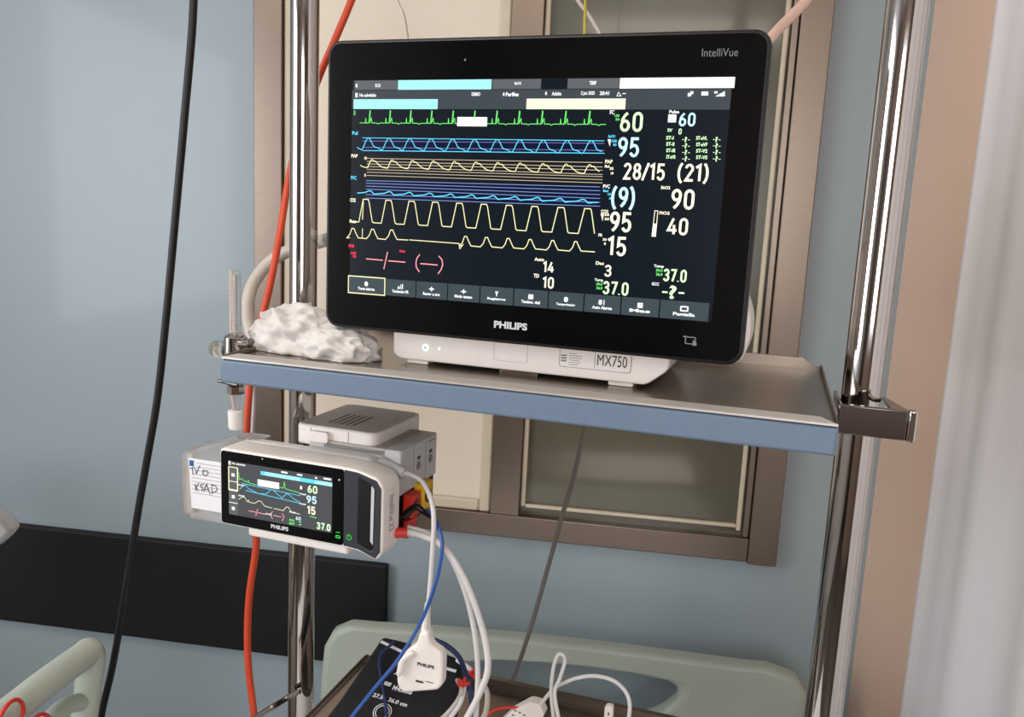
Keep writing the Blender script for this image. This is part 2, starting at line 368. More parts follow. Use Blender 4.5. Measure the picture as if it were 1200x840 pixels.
# ------------------------------------------------------------------ curtain at the right
t = thing('privacy_curtain', R0.w(XR-.03, .9, -H), 'white floor length curtain hanging along the peach wall at far right', 'curtain')
m = MB(); k = 150; Y0, Y1 = .32, 1.372
for i in range(k+1):
    y = Y1-(Y1-Y0)*i/k; x = XR-.030+.0045*math.sin(y*30+.8*math.sin(y*7))+.0012*math.sin(y*67)
    if i == 0: x = XR-.022
    for z in (-H+.03, 1.07): m.v.append(R0.w(x, y, z))
for i in range(k): m.f.append((2*i, 2*i+2, 2*i+3, 2*i+1)); m.m.append(0)
o = m.build('fabric', 'curtain', t, smooth=80); so = o.modifiers.new('thickness', 'SOLIDIFY'); so.thickness = .003
m = MB(); m.box(R0, XR-.05, XR-.02, .30, 1.46, 1.075, 1.10); m.build('track', 'white_paint', t)

# ================================================================== RIG: poles and trays
Z1 = -.172
def pole(px, py, n, label, r=.0193, zb=-.835):
    u, _ = B.pn(px, py, n)
    t = thing('support_pole', B.w(u, n, zb), label, 'pole', 'upright chrome poles of the equipment stand')
    m = MB(); m.cyl(B.w(u, n, zb+.012), B.w(u, n, 1.085), r, seg=64); m.build('tube', 'chrome', t)
    m = MB(); m.rev(B.w(u, n, zb), (0,0,1), [(0,r*.8),(.004,r+.003),(.022,r+.003),(.024,r+.001)]); m.build('end_cap', 'chrome', t)
    m = MB(); m.rev(B.w(u, n, 1.10), (0,0,-1), [(0,.045),(.008,.045),(.014,r+.004)]); m.build('ceiling_flange', 'chrome', t)
    return u
NL, NR = 1.02, .935
uL = pole(356, 240, NL, 'upright chrome pole left of the large monitor, passing behind the small monitor')
uR = pole(1012, 440, NR, 'upright chrome pole right of the shelf, in front of the peach wall', .0200)

def tray(name, z, u0, u1, n0, n1, label, rail=True):
    t = thing(name, B.w((u0+u1)/2, (n0+n1)/2, z-.03), label, 'shelf')
    m = MB(); th = .0012
    # floor, sloped front lip, upright side and back rims with clipped corners
    lip = .0125; up = .0035
    m.box(B, u0+.004, u1-.002, n0+lip, n1-.001, z-.004, z-.002)
    m.build('tray', 'tray', t, smooth=20); m = MB()
    def strip(a, b, c, d): m.add([*a, *b], [(0,1,3,2)]) if 0 else None
    pr = [(n0, z-.0022), (n0, z), (n0+lip*.9, z+up), (n0+lip, z-.002)]
    L = [B.w(u0+(.0 if i < 2 else .014), n, zz) for i, (n, zz) in enumerate(pr)]; Rr = [B.w(u1-(.0 if i < 2 else .016), n, zz) for i, (n, zz) in enumerate(pr)]
    m.add(L+Rr, [(0,4,5,1),(1,5,6,2),(2,6,7,3),(0,1,2,3),(7,6,5,4)])
    m.build('front_lip', 'lip', t, smooth=20); m = MB()
    # mitred corner plates
    m.add([B.w(u0, n0, z), B.w(u0+.014, n0+lip*.9, z+up), B.w(u0+.0, n0+lip*1.2, z-.003), B.w(u0+.014, n0+lip, z-.003)], [(0,1,3,2)])
    m.add([B.w(u1, n0, z), B.w(u1-.016, n0+lip*.9, z+up), B.w(u1-.0, n0+lip*1.2, z-.003), B.w(u1-.016, n0+lip, z-.003)], [(0,2,3,1)])
    rim = .009
    for u, sgn in ((u0, 1), (u1, -1)):
        pts = [(n0+.002, z-.006), (n1, z-.006), (n1, z+.003), (n1-.012, z+.007), (n0+lip*1.3, z+.003), (n0+.002, z+.0008)]
        m.add([B.w(u, a, b) for a, b in pts]+[B.w(u+sgn*.0015, a, b) for a, b in pts], [(0,1,2,3,4,5),(11,10,9,8,7,6)]+[(i,(i+1)%6+0,(i+1)%6+6,i+6) for i in range(6)])
    pts = [(u0, z-.01), (u1, z-.01), (u1, z+rim*.2), (u1-.008, z+rim*.3), (u1-.026, z+rim+.004), (u0+.026, z+rim+.004), (u0+.008, z+rim*.3), (u0, z+rim*.2)]
    m.prism(B, pts, n1-.0015, n1)
    m.box(B, u0+.028, u1-.028, n1-.009, n1-.0015, z+rim+.0025, z+rim+.004)
    m.build('rim', 'tray', t, smooth=20)
    return t
U0, U1, N0, N1 = -.606, .069, .808, 1.148
shelf = tray('equipment_shelf', Z1, U0, U1, N0, N1, 'stainless shelf with blue front rail carrying the large monitor')
m = MB(); m.box(B, U0-.004, U1+.001, N0+.001, N0+.011, Z1-.0315, Z1-.0035)
m.build('front_rail', 'rail_blue', shelf, bevel=.003, label='blue grey enamelled front rail')
m = MB(); m.box(B, U0+.004, U1-.004, N0+.013, N0+.022, Z1-.012, Z1-.0045); m.box(B, U0+.01, U1-.01, N1-.03, N1-.01, Z1-.03, Z1-.011)
m.build('under_frame', 'dark_chrome', shelf)
m = MB(); m.box(B, U0-.040, U0-.001, NL-.045, NL-.0215, Z1-.038, Z1-.006); m.build('pole_clamp', 'dark_chrome', shelf, bevel=.002)
# bracket bar running past the right pole
m = MB(); bz0, bz1 = B.pn(1000, 510, .868)[1], B.pn(1000, 475, .868)[1]
bx1 = B.pn(1075, 495, .868)[0]
m.box(B, U1+.0035, bx1-.008, .868, .874, bz0, bz1)
m.box(B, U1+.0035, uR-.0225, .874, .950, bz1-.012, bz1-.001)
m.build('bracket_bar', 'dark_chrome', shelf, bevel=.0015)
m = MB(); m.box(B, bx1-.008, bx1, .866, .878, bz0-.001, bz1+.001); m.build('end_cap', 'chrome', shelf, bevel=.002)
m = MB(); q = [(uR+.0225, .8745), (bx1-.004, .8745), (bx1-.02, .945), (uR+.0225, .950)]
m.prismz(B, q, bz1-.006, bz1-.002); m.build('clamp_plate', 'dark_chrome', shelf, bevel=.001)

Z2 = -.73
u2 = B.pz(390, 810, Z2)[0]; n2 = B.pz(650, 817, Z2)[1]
low = tray('equipment_shelf', Z2, u2, U1, n2-.36, n2, 'lower stainless shelf under the small monitor holding the cuff and cables')
m = MB(); m.box(B, u2, U1, n2-.358, n2-.346, Z2-.032, Z2-.0035); m.build('front_rail', 'rail_blue', low, bevel=.003)
m = MB()
p = [B.W(296, 846, .92), B.W(337, 815, .92)]
m.tube([B.W(282, 856, .93), B.W(300, 841, .95), B.W(318, 829, .965), B.W(336, 818, .985), B.W(352, 809, .996)], .0042, seg=8)
m.build('side_handle', 'dark_chrome', low)

# ================================================================== LARGE MONITOR
D = .85
def mp(px, py): return A.pn(px, py, D)
bu0, bu1, bz0_, bz1_ = -.6195*D, -.0535*D, -.157*D, .224*D
su0, su1, sz0, sz1 = -.5805*D, -.0932*D, -.1072*D, .1728*D
mon = thing('patient_monitor', A.w((bu0+bu1)/2, .93, Z1), 'large black widescreen patient monitor on white base, on the upper shelf', 'monitor')
m = MB(); m.prism(A, rrect(bu0, bu1, bz0_, bz1_, .017, 8), D+.001, D+.019); m.build('bezel', 'black_edge', mon, bevel=.004, bseg=4)
m = MB(); m.flat(A, rrect(bu0+.004, bu1-.004, bz0_+.004, bz1_-.004, .014, 8), D+.0004); m.build('glass_front', 'black_gloss', mon)
# silver outline of the rear shell and the shell
m = MB(); m.prism(A, rrect(bu0+.001, bu1-.0005, bz0_+.001, bz1_-.001, .016, 8), D+.0195, D+.026); m.build('shell_rim', 'white_pl', mon, bevel=.001)
m = MB()
po = rrect(bu0+.004, bu1-.003, bz0_+.004, bz1_-.004, .02, 8); pi = rrect(bu0+.07, bu1-.045, bz0_+.02, bz1_-.03, .03, 8)
k = len(po); m.add([A.w(u, D+.026, z) for u, z in po]+[A.w(u, D+.075, z) for u, z in pi], [tuple(range(k)), tuple(range(2*k-1, k-1, -1))]+[(i, (i+1)%k, k+(i+1)%k, k+i) for i in range(k)])
m.build('rear_shell', 'white_pl', mon)
# side bulge of the rear housing seen at lower right
cu, cz = A.pn(866, 385, .95)
m = MB(); q = [(cu-.09, cz-.035), (cu+.006, cz-.037), (cu+.0145, cz-.01), (cu+.0135, cz+.015), (cu+.002, cz+.045), (cu-.005, cz+.09), (cu-.09, cz+.10)]
m.prism(A, rpoly(q, .02, 5), .92, 1.0); m.build('rear_housing', 'white_pl', mon, bevel=.006)
# base unit standing on feet
BF = .883
ba = A.pn(461, 392, BF); bb = A.pn(783, 425, BF); bc = A.pn(783, 437, BF)[1]; bl = A.pn(461, 418, BF)[1]
bt = -.118
bl = A.pn(600, 434.3, BF)[1]
q = [(ba[0], bt), (bb[0]+.002, bt), (bb[0]+.0015, bl+.019), (bb[0]-.022, bl), (ba[0]+.008, bl), (ba[0], bl+.006)]
m = MB(); m.prism(A, rpoly(q, .006, 4), BF, BF+.19); m.build('base_unit', 'white_pl', mon, bevel=.002)
for px in (487, 727):
    for n in (BF+.004, BF+.16):
        u = A.pn(px, 440, BF)[0]
        m = MB(); m.prism(A, rrect(u-.014, u+.014, Z1-.0018, bl+.0005, .002, 3), n, n+.022); m.build('foot', 'white_pl', mon, bevel=.001)
m = MB(); m.box(A, A.pn(583,440,BF)[0], A.pn(628,440,BF)[0], BF+.006, BF+.03, bl-.0068, bl-.001); m.build('release_latch', 'steel', mon, bevel=.001)
m = MB(); q = rrect(A.pn(579,400,BF)[0], A.pn(619,400,BF)[0], A.pn(600,424,BF)[1], bt+.01, .003, 3)
q2 = [(u*1+(0), z) for u, z in rrect(A.pn(579,400,BF)[0]+.0006, A.pn(619,400,BF)[0]-.0006, A.pn(600,424,BF)[1]+.0006, bt+.0094, .0025, 3)]
m.ring(A, q, q2, BF-.0004, BF+.0002); m.build('cover_panel', 'grey_pl', mon)
m = MB(); c = A.pn(499, 407, BF)
m.rev(A.w(c[0], BF-.0010, c[1]), A.N, [(0,.0042),(.0012,.0042)], 24); pb = m.build('power_button', 'led_white', mon, label='glowing round power button')
m = MB(); m.rev(A.w(c[0], BF-.0016, c[1]), A.N, [(0,.0012),(.0004,.0012)], 16); m.build('power_symbol', 'print_grey', pb)
m = MB(); c = A.pn(515, 408.5, BF); m.rev(A.w(c[0], BF-.0006, c[1]), A.N, [(0,.0016),(.001,.0016)], 16); m.build('indicator_light', 'led_white', mon)
# type label with name and small print
la = A.pn(656, 412, BF); lb = A.pn(739, 437, BF)
lz1 = -.118; lz0 = A.pn(656, 429, BF)[1]
m = MB(); q = rrect(la[0], lb[0], lz0, lz1+.004, .003, 3); q2 = rrect(la[0]+.0005, lb[0]-.0005, lz0+.0005, lz1+.0035, .0026, 3)
m.flat(A, q, BF-.0003, 1); m.ring(A, q, q2, BF-.0006, BF-.0003, 0)
uu = A.pn(697, 420, BF)[0]; m.box(A, uu, uu+.0006, BF-.0006, BF-.0003, lz0+.002, lz1+.003, 0)
write(m, 'MX750', lambda a, b: A.w(uu+.003+(lb[0]-.006-uu)*0+a*(lb[0]-uu-.0075), BF-.0006, lz0+.0055+b*.0125), 2, .0)
random.seed(3)
for r in range(6):
    z = lz0+.003+r*.0025
    m.box(A, la[0]+.011, la[0]+.011+random.uniform(.008,.019), BF-.0006, BF-.0003, z, z+.0006, 0)
for i in range(3): m.box(A, la[0]+.002, la[0]+.0085, BF-.0006, BF-.0003, lz0+.006+i*.003, lz0+.0078+i*.003, 0)
m.build('type_label', ['print_grey', 'white_pl', 'print_dark'], mon, smooth=0)
# badges on the glass
G = D+.0001
m = MB(); write_px(m, A, D, 'PHILIPS', 579, 618, 375.5, 384, G, bold=.045); m.build('brand_badge', 'logo', mon, smooth=0)
m = MB(); write_px(m, A, D, 'IntelliVue', 823, 865, 57, 66.5, G, bold=-.004); m.build('series_badge', 'logo_dim', mon, smooth=0)
m = MB(); a = mp(803, 394); b = mp(815, 404)
q = rrect(a[0], b[0], b[1], a[1], .001, 2); q2 = rrect(a[0]+.001, b[0]-.001, b[1]+.001, a[1]-.001, .0006, 2); m.ring(A, q, q2, G, G+.0002)
m.prism(A, [(b[0]-.003, b[1]-.001), (b[0]+.001, b[1]-.001), (b[0]+.001, b[1]+.002), (b[0]-.003, b[1]+.005)], G-.0001, G+.0002); m.box(A, a[0]-.002, a[0]+.002, G, G+.0002, a[1]-.001, a[1]+.0005)
m.build('touch_lock_mark', 'logo_dim', mon)
m = MB(); c = mp(545, 70); m.rev(A.w(c[0], G, c[1]), A.N, [(0,.0012),(.0003,.0012)], 12); m.build('light_sensor', 'logo_dim', mon)

# ---- the picture on the screen
disp_n = D+.0002
m = MB(); m.prism(A, [(su0, sz0), (su1, sz0), (su1, sz1), (su0, sz1)], disp_n, disp_n+.0002); disp = m.build('screen', 'px_bg', mon, smooth=0)
L1, L2, L3 = D, D-.0002, D-.0004
def pbar(mb, x0, x1, yt, yb, n, mi=0, ref=None):           # upright-edged bar; heights taken at its middle
    xm = (x0+x1)/2 if ref is None else ref
    a = mp(x0, (yt+yb)/2)[0]; b = mp(x1, (yt+yb)/2)[0]; z1 = mp(xm, yt)[1]; z0 = mp(xm, yb)[1]
    mb.flat(A, [(a, z0), (b, z0), (b, z1), (a, z1)], n, mi)
def pt(txt, x0, x1, yt, yb, mb, mi=0, bold=.02, shear=.0, n=None): write_px(mb, A, D, txt, x0, x1, yt, yb, L3 if n is None else n, mi, bold, shear)
def line(mb, pts, w_, n, mi=0):                            # polyline ribbon in (u,z)
    for (a, b) in zip(pts[:-1], pts[1:]):
        d = Vector(b)-Vector(a)
        if d.length < 1e-7: continue
        d.normalize(); o = Vector((-d.y, d.x))*w_/2; e = d*w_*.3
        P = [Vector(a)-e+o, Vector(a)-e-o, Vector(b)+e-o, Vector(b)+e+o]
        mb.flat(A, [(p.x, p.y) for p in P], n, mi)
# header
m = MB()
zA = mp(416, 94.5)[1]; zB = mp(416, 106)[1]; zC = mp(640, 128)[1]
m.flat(A, [(su0, zC), (su1, zC), (su1, zB), (su0, zB)], L1, 1)
for x0, x1, mi in ((415.5, 466, 0), (577, 634, 0), (665, 726, 0)):
    m.flat(A, [(mp(x0,100)[0], zB+.0006), (mp(x1,100)[0], zB+.0006), (mp(x1,100)[0], zA), (mp(x0,100)[0], zA)], L1, mi)
m.build('menu_bar', ['px_grey', 'px_grey_dark'], disp, smooth=0)
m = MB(); m.flat(A, [(mp(466.5,100)[0], zB+.0004), (mp(576,100)[0], zB+.0004), (mp(576,100)[0], zA), (mp(466.5,100)[0], zA)], L2, 0)
pbar(m, 414.5, 513, 116.2, 127.8, L2, 0)
m.flat(A, [(mp(726.5,97)[0], zB+.0004), (mp(861,97)[0], zB+.0004), (mp(861,97)[0], zA), (mp(726.5,97)[0], zA)], L2, 1)
pbar(m, 617, 733, 115.5, 128, L2, 2)
m.build('alarm_banner', ['px_cyan_bar', 'px_white', 'px_cream_bar'], disp, smooth=0)
m = MB()
for tx, x0, x1, yt, yb in (('ECG', 440, 446, 98.2, 102.2), ('SpO2', 603, 611, 96, 100), ('TEMP', 691, 699, 95, 99.5), ('No admitido', 421.5, 441, 109.6, 113.6),
        ('DEMO', 553, 563, 108.2, 112.5), ('Perfiles', 593, 608, 108.2, 113), ('Adulto', 647, 658, 107.5, 112), ('2 Jun 2025', 681, 697, 107, 112.3), ('20:41', 703, 714, 107, 111.5)):
    pt(tx, x0, x1, yt, yb, m, 0, .03); m.build('header_text', 'px_white', disp, smooth=0); m = MB()
for x, y, r in ((418, 100.3, 2), (418, 111.5, 2.6), (590.5, 110.5, 1.8), (640, 109.5, 1.8)):
    pbar(m, x-r*.5, x+r*.5, y-r, y+r, L3)
pbar(m, 806, 810, 109, 113, L3); pbar(m, 809, 812.5, 107, 110.5, L3); pbar(m, 822, 830, 107.4, 112, L3)
m.flat(A, [mp(838,113), mp(849.5,113), mp(849.5,106.8)], L3); pbar(m, 837, 841, 107, 109.5, L3)
line(m, [mp(725,108), mp(728,112.5), mp(723,112.5), mp(725,108)], .0006, L3); pbar(m, 729.5, 733.5, 109.2, 110.2, L3)
m.build('header_icons', 'px_white', disp, smooth=0)
# ecg
def lerp(a, b, t): return a+(b-a)*t
m = MB()
pk = [433, 457, 481, 505.4, 530.4, 555.4, 581.4, 608, 635, 662, 690]
us = [mp(x, 140)[0] for x in pk]; du = (us[-1]-us[0])/10
us = [us[0]+du*i for i in range(11)]
zb = lambda u: lerp(mp(422, 144)[1], mp(710, 145.8)[1], (u-mp(422,144)[0])/(mp(710,145)[0]-mp(422,144)[0]))
ze = mp(433, 144)[1]-mp(433, 138)[1]; ze = -ze
pts = [(mp(422,144)[0], zb(us[0]))]
for u in us:
    z = zb(u); h = mp(433,129.5)[1]-z
    pts += [(u-.0048, z), (u-.0045, z+h*.4), (u-.0040, z), (u-.0006, z), (u+.0005, z+h), (u+.0012, z+h*.97), (u+.0006, z), (u+.0026, z+h*.42), (u+.0034, z), (u+.009, z), (u+.011, z-.0012), (u+.013, z)]
pts += [(mp(710,146)[0], zb(mp(710,146)[0]))]
wl_ = .0007
line(m, pts, wl_, L3); m.build('ecg_trace', 'px_green', disp, smooth=0)
m = MB(); pbar(m, 536, 571, 137.2, 148, L3-.0001); m.build('ecg_patch', 'px_white', disp, smooth=0)
# pleth
def hline(mb, x0, y0, x1, y1, w_, n, mi=0): line(mb, [mp(x0, y0), mp(x1, y1)], w_, n, mi)
m = MB(); m.flat(A, [mp(425, 161.5), mp(425, 178), mp(707, 180), mp(708, 165)], L1, 2)
hline(m, 425,161.5,708,165,.0007,L2,0); hline(m, 425,165.2,708,168,.0006,L2,1); hline(m, 425,172.6,708,176.2,.0006,L2,1); hline(m, 425,176.4,708,179.6,.0008,L2,0)
m.build('pleth_grid', ['px_cyan', 'px_lilac', 'px_blue_area'], disp, smooth=0)
def wave(x0, y0, x1, y1, n, shape, amp, width, mb, mi=0, xs=None, xe=None, layer=None):
    # n peaks from pixel (x0,y0) to (x1,y1); shape = [(phase, height 0..1)], amp = pixels of height at the left
    a, b = mp(x0, y0), mp(x1, y1); per = (b[0]-a[0])/(n-1); az = mp(x0, y0)[1]-mp(x0, y0+amp)[1]
    lo = mp(xs, y0)[0] if xs else -9; hi = mp(xe, y1)[0] if xe else 9; P = []
    for i in range(-1, n+1):
        for ph, h in shape:
            u = a[0]+per*(i+ph)
            if lo <= u <= hi:
                P.append((u, lerp(a[1], b[1], (u-a[0])/(b[0]-a[0]))-az*(1-h)))
    line(mb, P, width, L3 if layer is None else layer, mi)
m = MB()
sp = [(-.5,.02),(-.42,.0),(-.34,.06),(-.24,.4),(-.14,.78),(-.05,.98),(.03,1),(.1,.85),(.2,.5),(.3,.3),(.42,.22),(.5,.1)]
sp = [(p_, h) for p_, h in sp[1:]]
wave(432,162,693,165,11,[(-.36,.0),(-.3,.04),(-.22,.35),(-.12,.8),(-.04,1),(.04,1),(.12,.8),(.24,.36),(.34,.24),(.46,.2),(.54,.1)],13.6,.0009,m,xs=419,xe=708)
m.build('pleth_trace', 'px_cyan', disp, smooth=0)
# arterial pressure
m = MB()
for yl, yr in ((185.5,190.5),(189,195.6),(192,199.5),(195,204.5),(198.4,207),(201.7,210.5),(205.5,214.3)): hline(m, 430, yl, 706, yr, .0006, L2)
pbar(m, 427, 430, 183.6, 187, L2); pbar(m, 427, 429, 203.5, 207, L2)
m.build('pressure_grid', 'px_tan', disp, smooth=0)
m = MB()
wave(436,187,691,193,11,[(-.2,.0),(-.12,.55),(-.04,.95),(.03,1),(.1,.8),(.18,.82),(.3,.5),(.42,.25),(.55,.08),(.7,.0)],9.4,.0009,m,xs=420,xe=706)
m.build('pressure_trace', 'px_yellow', disp, smooth=0)
# venous pressure
m = MB(); m.flat(A, [mp(428,211), mp(428,232), mp(702,242), mp(703,219)], L1, 1)
for yl, yr in ((211.5,219),(214.6,223.5),(218,228),(221.6,232.5),(228,237),(232,241.6)): hline(m, 429, yl, 703, yr, .0006, L2)
m.build('venous_grid', ['px_blue', 'px_blue_area'], disp, smooth=0)
m = MB()
wave(434,223.5,684,233.5,11,[(-.4,.35),(-.25,.5),(-.05,1),(.05,.9),(.2,.1),(.35,.2),(.45,.3)],4.2,.0011,m,xs=419,xe=702)
m.build('venous_trace', 'px_cyan', disp, smooth=0)
# airway gas and breathing
m = MB()
wave(429,233.5,689,244.5,9+1,[(-.36,.0),(-.30,.0),(-.12,1),(.1,1),(.14,.9),(.3,.04),(.36,.0)],27,.0010,m,xs=410,xe=700)
hline(m, 426, 236, 425, 257, .0009, L3); hline(m, 425,268,424.6,279,.0009,L3)
m.build('gas_trace', 'px_yellow', disp, smooth=0)
m = MB()
def bumps(xs_, ypk, yb_, xs0, xe0):
    P = [mp(xs0, yb_(xs0))]
    for x in xs_:
        y = yb_(x); P += [mp(x-7.5, y), mp(x-4, y-4), mp(x-1.5, y-11), mp(x+1, y-11), mp(x+3.5, y-5), mp(x+6, y)]
    P.append(mp(xe0, yb_(xe0))); line(m, P, .0010, L3)
bumps([414, 437, 459.4], 0, lambda x: lerp(278.5, 281.2, (x-410)/68), 410, 478)
hline(m, 480, 281, 538, 285.3, .0009, L3); hline(m, 538, 285.3, 539, 291.5, .0009, L3); hline(m, 539, 291.5, 543, 286, .0009, L3)
bumps([546, 570.5, 596, 621.6, 648, 675], 0, lambda x: lerp(288, 295, (x-545)/150), 541, 697)
m.build('breathing_trace', 'px_yellow', disp, smooth=0)
# numbers
def nums(name, mats, items, bold=.028):
    for tx, x0, x1, yt, yb, *r in items:
        m = MB()
        if tx == '-?-':
            d_ = x1-x0; pt('?', x0+d_*.33, x0+d_*.64, yt+d_*.0, yb, m, 0, bold); ym = (yt+yb)/2
            pbar(m, x0, x0+d_*.25, ym-d_*.03, ym+d_*.045, L3); pbar(m, x0+d_*.74, x1, ym+d_*.01, ym+d_*.085, L3)
        elif all(c_ in DG for c_ in tx) and yb-yt > 6:
            ua, z1 = mp(x0, yt); z0 = mp(x0, yb)[1]; ub = mp(x1, (yt+yb)/2)[0]; digits(m, A, tx, ua, ub, z0, z1, L3, 0, .155 if z1-z0 < .016 else .14)
        else: pt(tx, x0, x1, yt, yb, m, r[0] if r else 0, bold)
        m.build(name, mats, disp, smooth=0)
nums('heart_rate_number', 'px_green_num', [('60', 727, 754, 131, 154.5)])
nums('oxygen_number', 'px_cyan_num', [('95', 724.5, 750, 160.5, 184)])
nums('pulse_number', 'px_cyan_num', [('60', 796, 815.5, 132, 148)])
nums('arterial_number', 'px_yellow_num', [('28/15', 731, 780, 190.5, 210.5), ('(21)', 794.5, 831.5, 191.5, 212.5)])
nums('venous_number', 'px_cyan_num', [('(9)', 717, 745, 218.5, 243)])
nums('gas_number', 'px_yellow_num', [('90', 787, 814.5, 221, 245), ('95', 715, 741, 247.5, 271.5), ('40', 782.5, 807, 254.5, 275), ('15', 713, 735, 276.5, 299.5), ('14', 637, 649.5, 306, 319), ('10', 636.5, 649.5, 324, 337.5), ('3', 708.5, 717.5, 310, 324)])
nums('temperature_number', 'px_green_num', [('37.0', 707, 737, 329, 344.5), ('37.0', 778, 805, 314.5, 329.5), ('-?-', 776, 802, 334, 350)])
nums('segment_value', ['px_green_num'], [(s_, x, x+dx, y-.6, y+5.6) for y in (161, 168.4, 176, 183.6) for s_, x, dx in (('-?-', 799.5, 9), ('-?-', 835.5, 9))]+[('0', 795.5, 799, 150.5, 157.5)], .03)
nums('segment_label', ['px_green_num'], [('SV', 782.5, 788, 150.5, 154.5)]+[(a_, 781, 789.5+k_*.8, y, y+4.4) for k_, (a_, y) in enumerate((('ST-I', 159.3), ('ST-II', 166.5), ('ST-III', 174), ('ST-aVR', 181.5)))]+[(a_, 816, 829, y, y+4.4) for a_, y in (('ST-aVL', 159.5), ('ST-aVF', 167), ('ST-V2', 174.5), ('ST-V5', 182))], .03)
nums('parameter_label', ['px_white', 'px_cyan', 'px_yellow_num', 'px_green', 'px_red'], [
    ('FC', 715, 720, 129, 134, 0), ('120', 720.5, 726, 134, 137, 3), ('50', 721.5, 726, 138.4, 141.4, 3), ('Pulse', 784.5, 796, 129, 133, 0), ('SpO2', 713, 721, 158, 162, 1), ('100', 717, 723, 163.5, 167, 1), ('90', 718.5, 722.5, 168.3, 171.3, 1),
    ('PAP', 709.5, 718, 187, 191.5, 2), ('Med', 709, 714, 193, 196.5, 2), ('35', 714.5, 719, 195.8, 199, 2), ('10', 716, 719, 201.5, 204.5, 2), ('PVC', 707, 715, 216, 220.5, 0), ('Med', 707, 713, 222, 225, 1), ('10', 712.5, 716, 226, 229, 1), ('0', 714, 716, 231, 234, 1),
    ('CO2', 704.5, 713, 245.5, 249.5, 2), ('50', 708.5, 714, 250, 253, 2), ('30', 708.5, 714, 255, 258, 2), ('FR', 701.5, 706, 273.5, 277, 2), ('30', 706.5, 711, 279, 282, 2), ('8', 708, 710, 284, 287, 2), ('EtO2', 775, 785.5, 217.8, 221.5, 2), ('FiO2', 773, 785, 247.5, 251.2, 2),
    ('Auto', 468, 475, 292, 295.5, 4), ('Auto', 626.5, 638, 301.5, 305.5, 2), ('TD', 625.5, 632, 320.6, 325, 2), ('Dac', 698.5, 708, 306, 310, 2), ('Temp', 697, 707, 326, 330, 0), ('39.0', 699, 706, 331, 334.3, 3), ('36.0', 699, 706, 335.5, 338.8, 3), ('Temp', 766.5, 778, 309.8, 314, 0), ('39.0', 769, 776.5, 315, 318.2, 3), ('36.0', 769, 776.5, 319.4, 322.8, 3), ('GCC', 764, 772.5, 330.5, 334.2, 0),
    ('PNI', 409, 415, 286, 290, 4), ('160', 411.5, 417.5, 294.5, 298, 4), ('90', 413.5, 417.5, 298.8, 302, 4), ('Pul', 413, 419.5, 153.8, 158, 1), ('PAP', 412, 419.5, 180.5, 184.5, 2), ('PVC', 411.5, 418, 206, 210.5, 1), ('O2', 410.5, 417, 232, 236.5, 2), ('Res', 410, 417.5, 257, 261, 2), ('II', 415, 416.5, 129.5, 135, 3)], .03)
m = MB(); pbar(m, 783, 792.5, 134.2, 143.4, L3, 0); a = mp(712.5, 163); m.flat(A, [mp(712,163), mp(716,163.4), mp(714.8,172)], L3, 0)
m.flat(A, [mp(704,250), mp(708,250), mp(706,259)], L3, 1)
q = [mp(767.5,246.8), mp(771,247.1), mp(768.2,277), mp(764,276.7)]; line(m, q+[q[0]], .0007, L3, 1); m.flat(A, [mp(766,262), mp(769.5,262), mp(768,276.5), mp(764.5,276.2)], L3, 1)
m.build('gauge_marks', ['px_white', 'px_yellow_num'], disp, smooth=0)
# pressure cuff reading not taken
m = MB()
for a_, b_ in (((429.5,303.2),(436,303.7)), ((436.8,303.8),(442.4,304.3)), ((443.2,304.4),(448.5,304.9)), ((455.5,305.6),(461.5,306)), ((462.5,306.1),(468.2,306.6)), ((469,306.7),(475,307.2)), ((493,308.8),(499.5,309.3)), ((500.3,309.4),(506.2,309.9)), ((507,310),(512.8,310.4))):
    hline(m, *a_, *b_, .0012, L3)
hline(m, 454.3, 295.5, 450, 315, .0012, L3)
line(m, [mp(492,298.3), mp(489,302), mp(487.6,307.5), mp(488,313), mp(491.5,318.3)], .0012, L3); line(m, [mp(514.5,300), mp(518,304), mp(519,310), mp(517,316), mp(513.5,320.5)], .0012, L3)
m.build('cuff_reading', 'px_pink', disp, smooth=0)
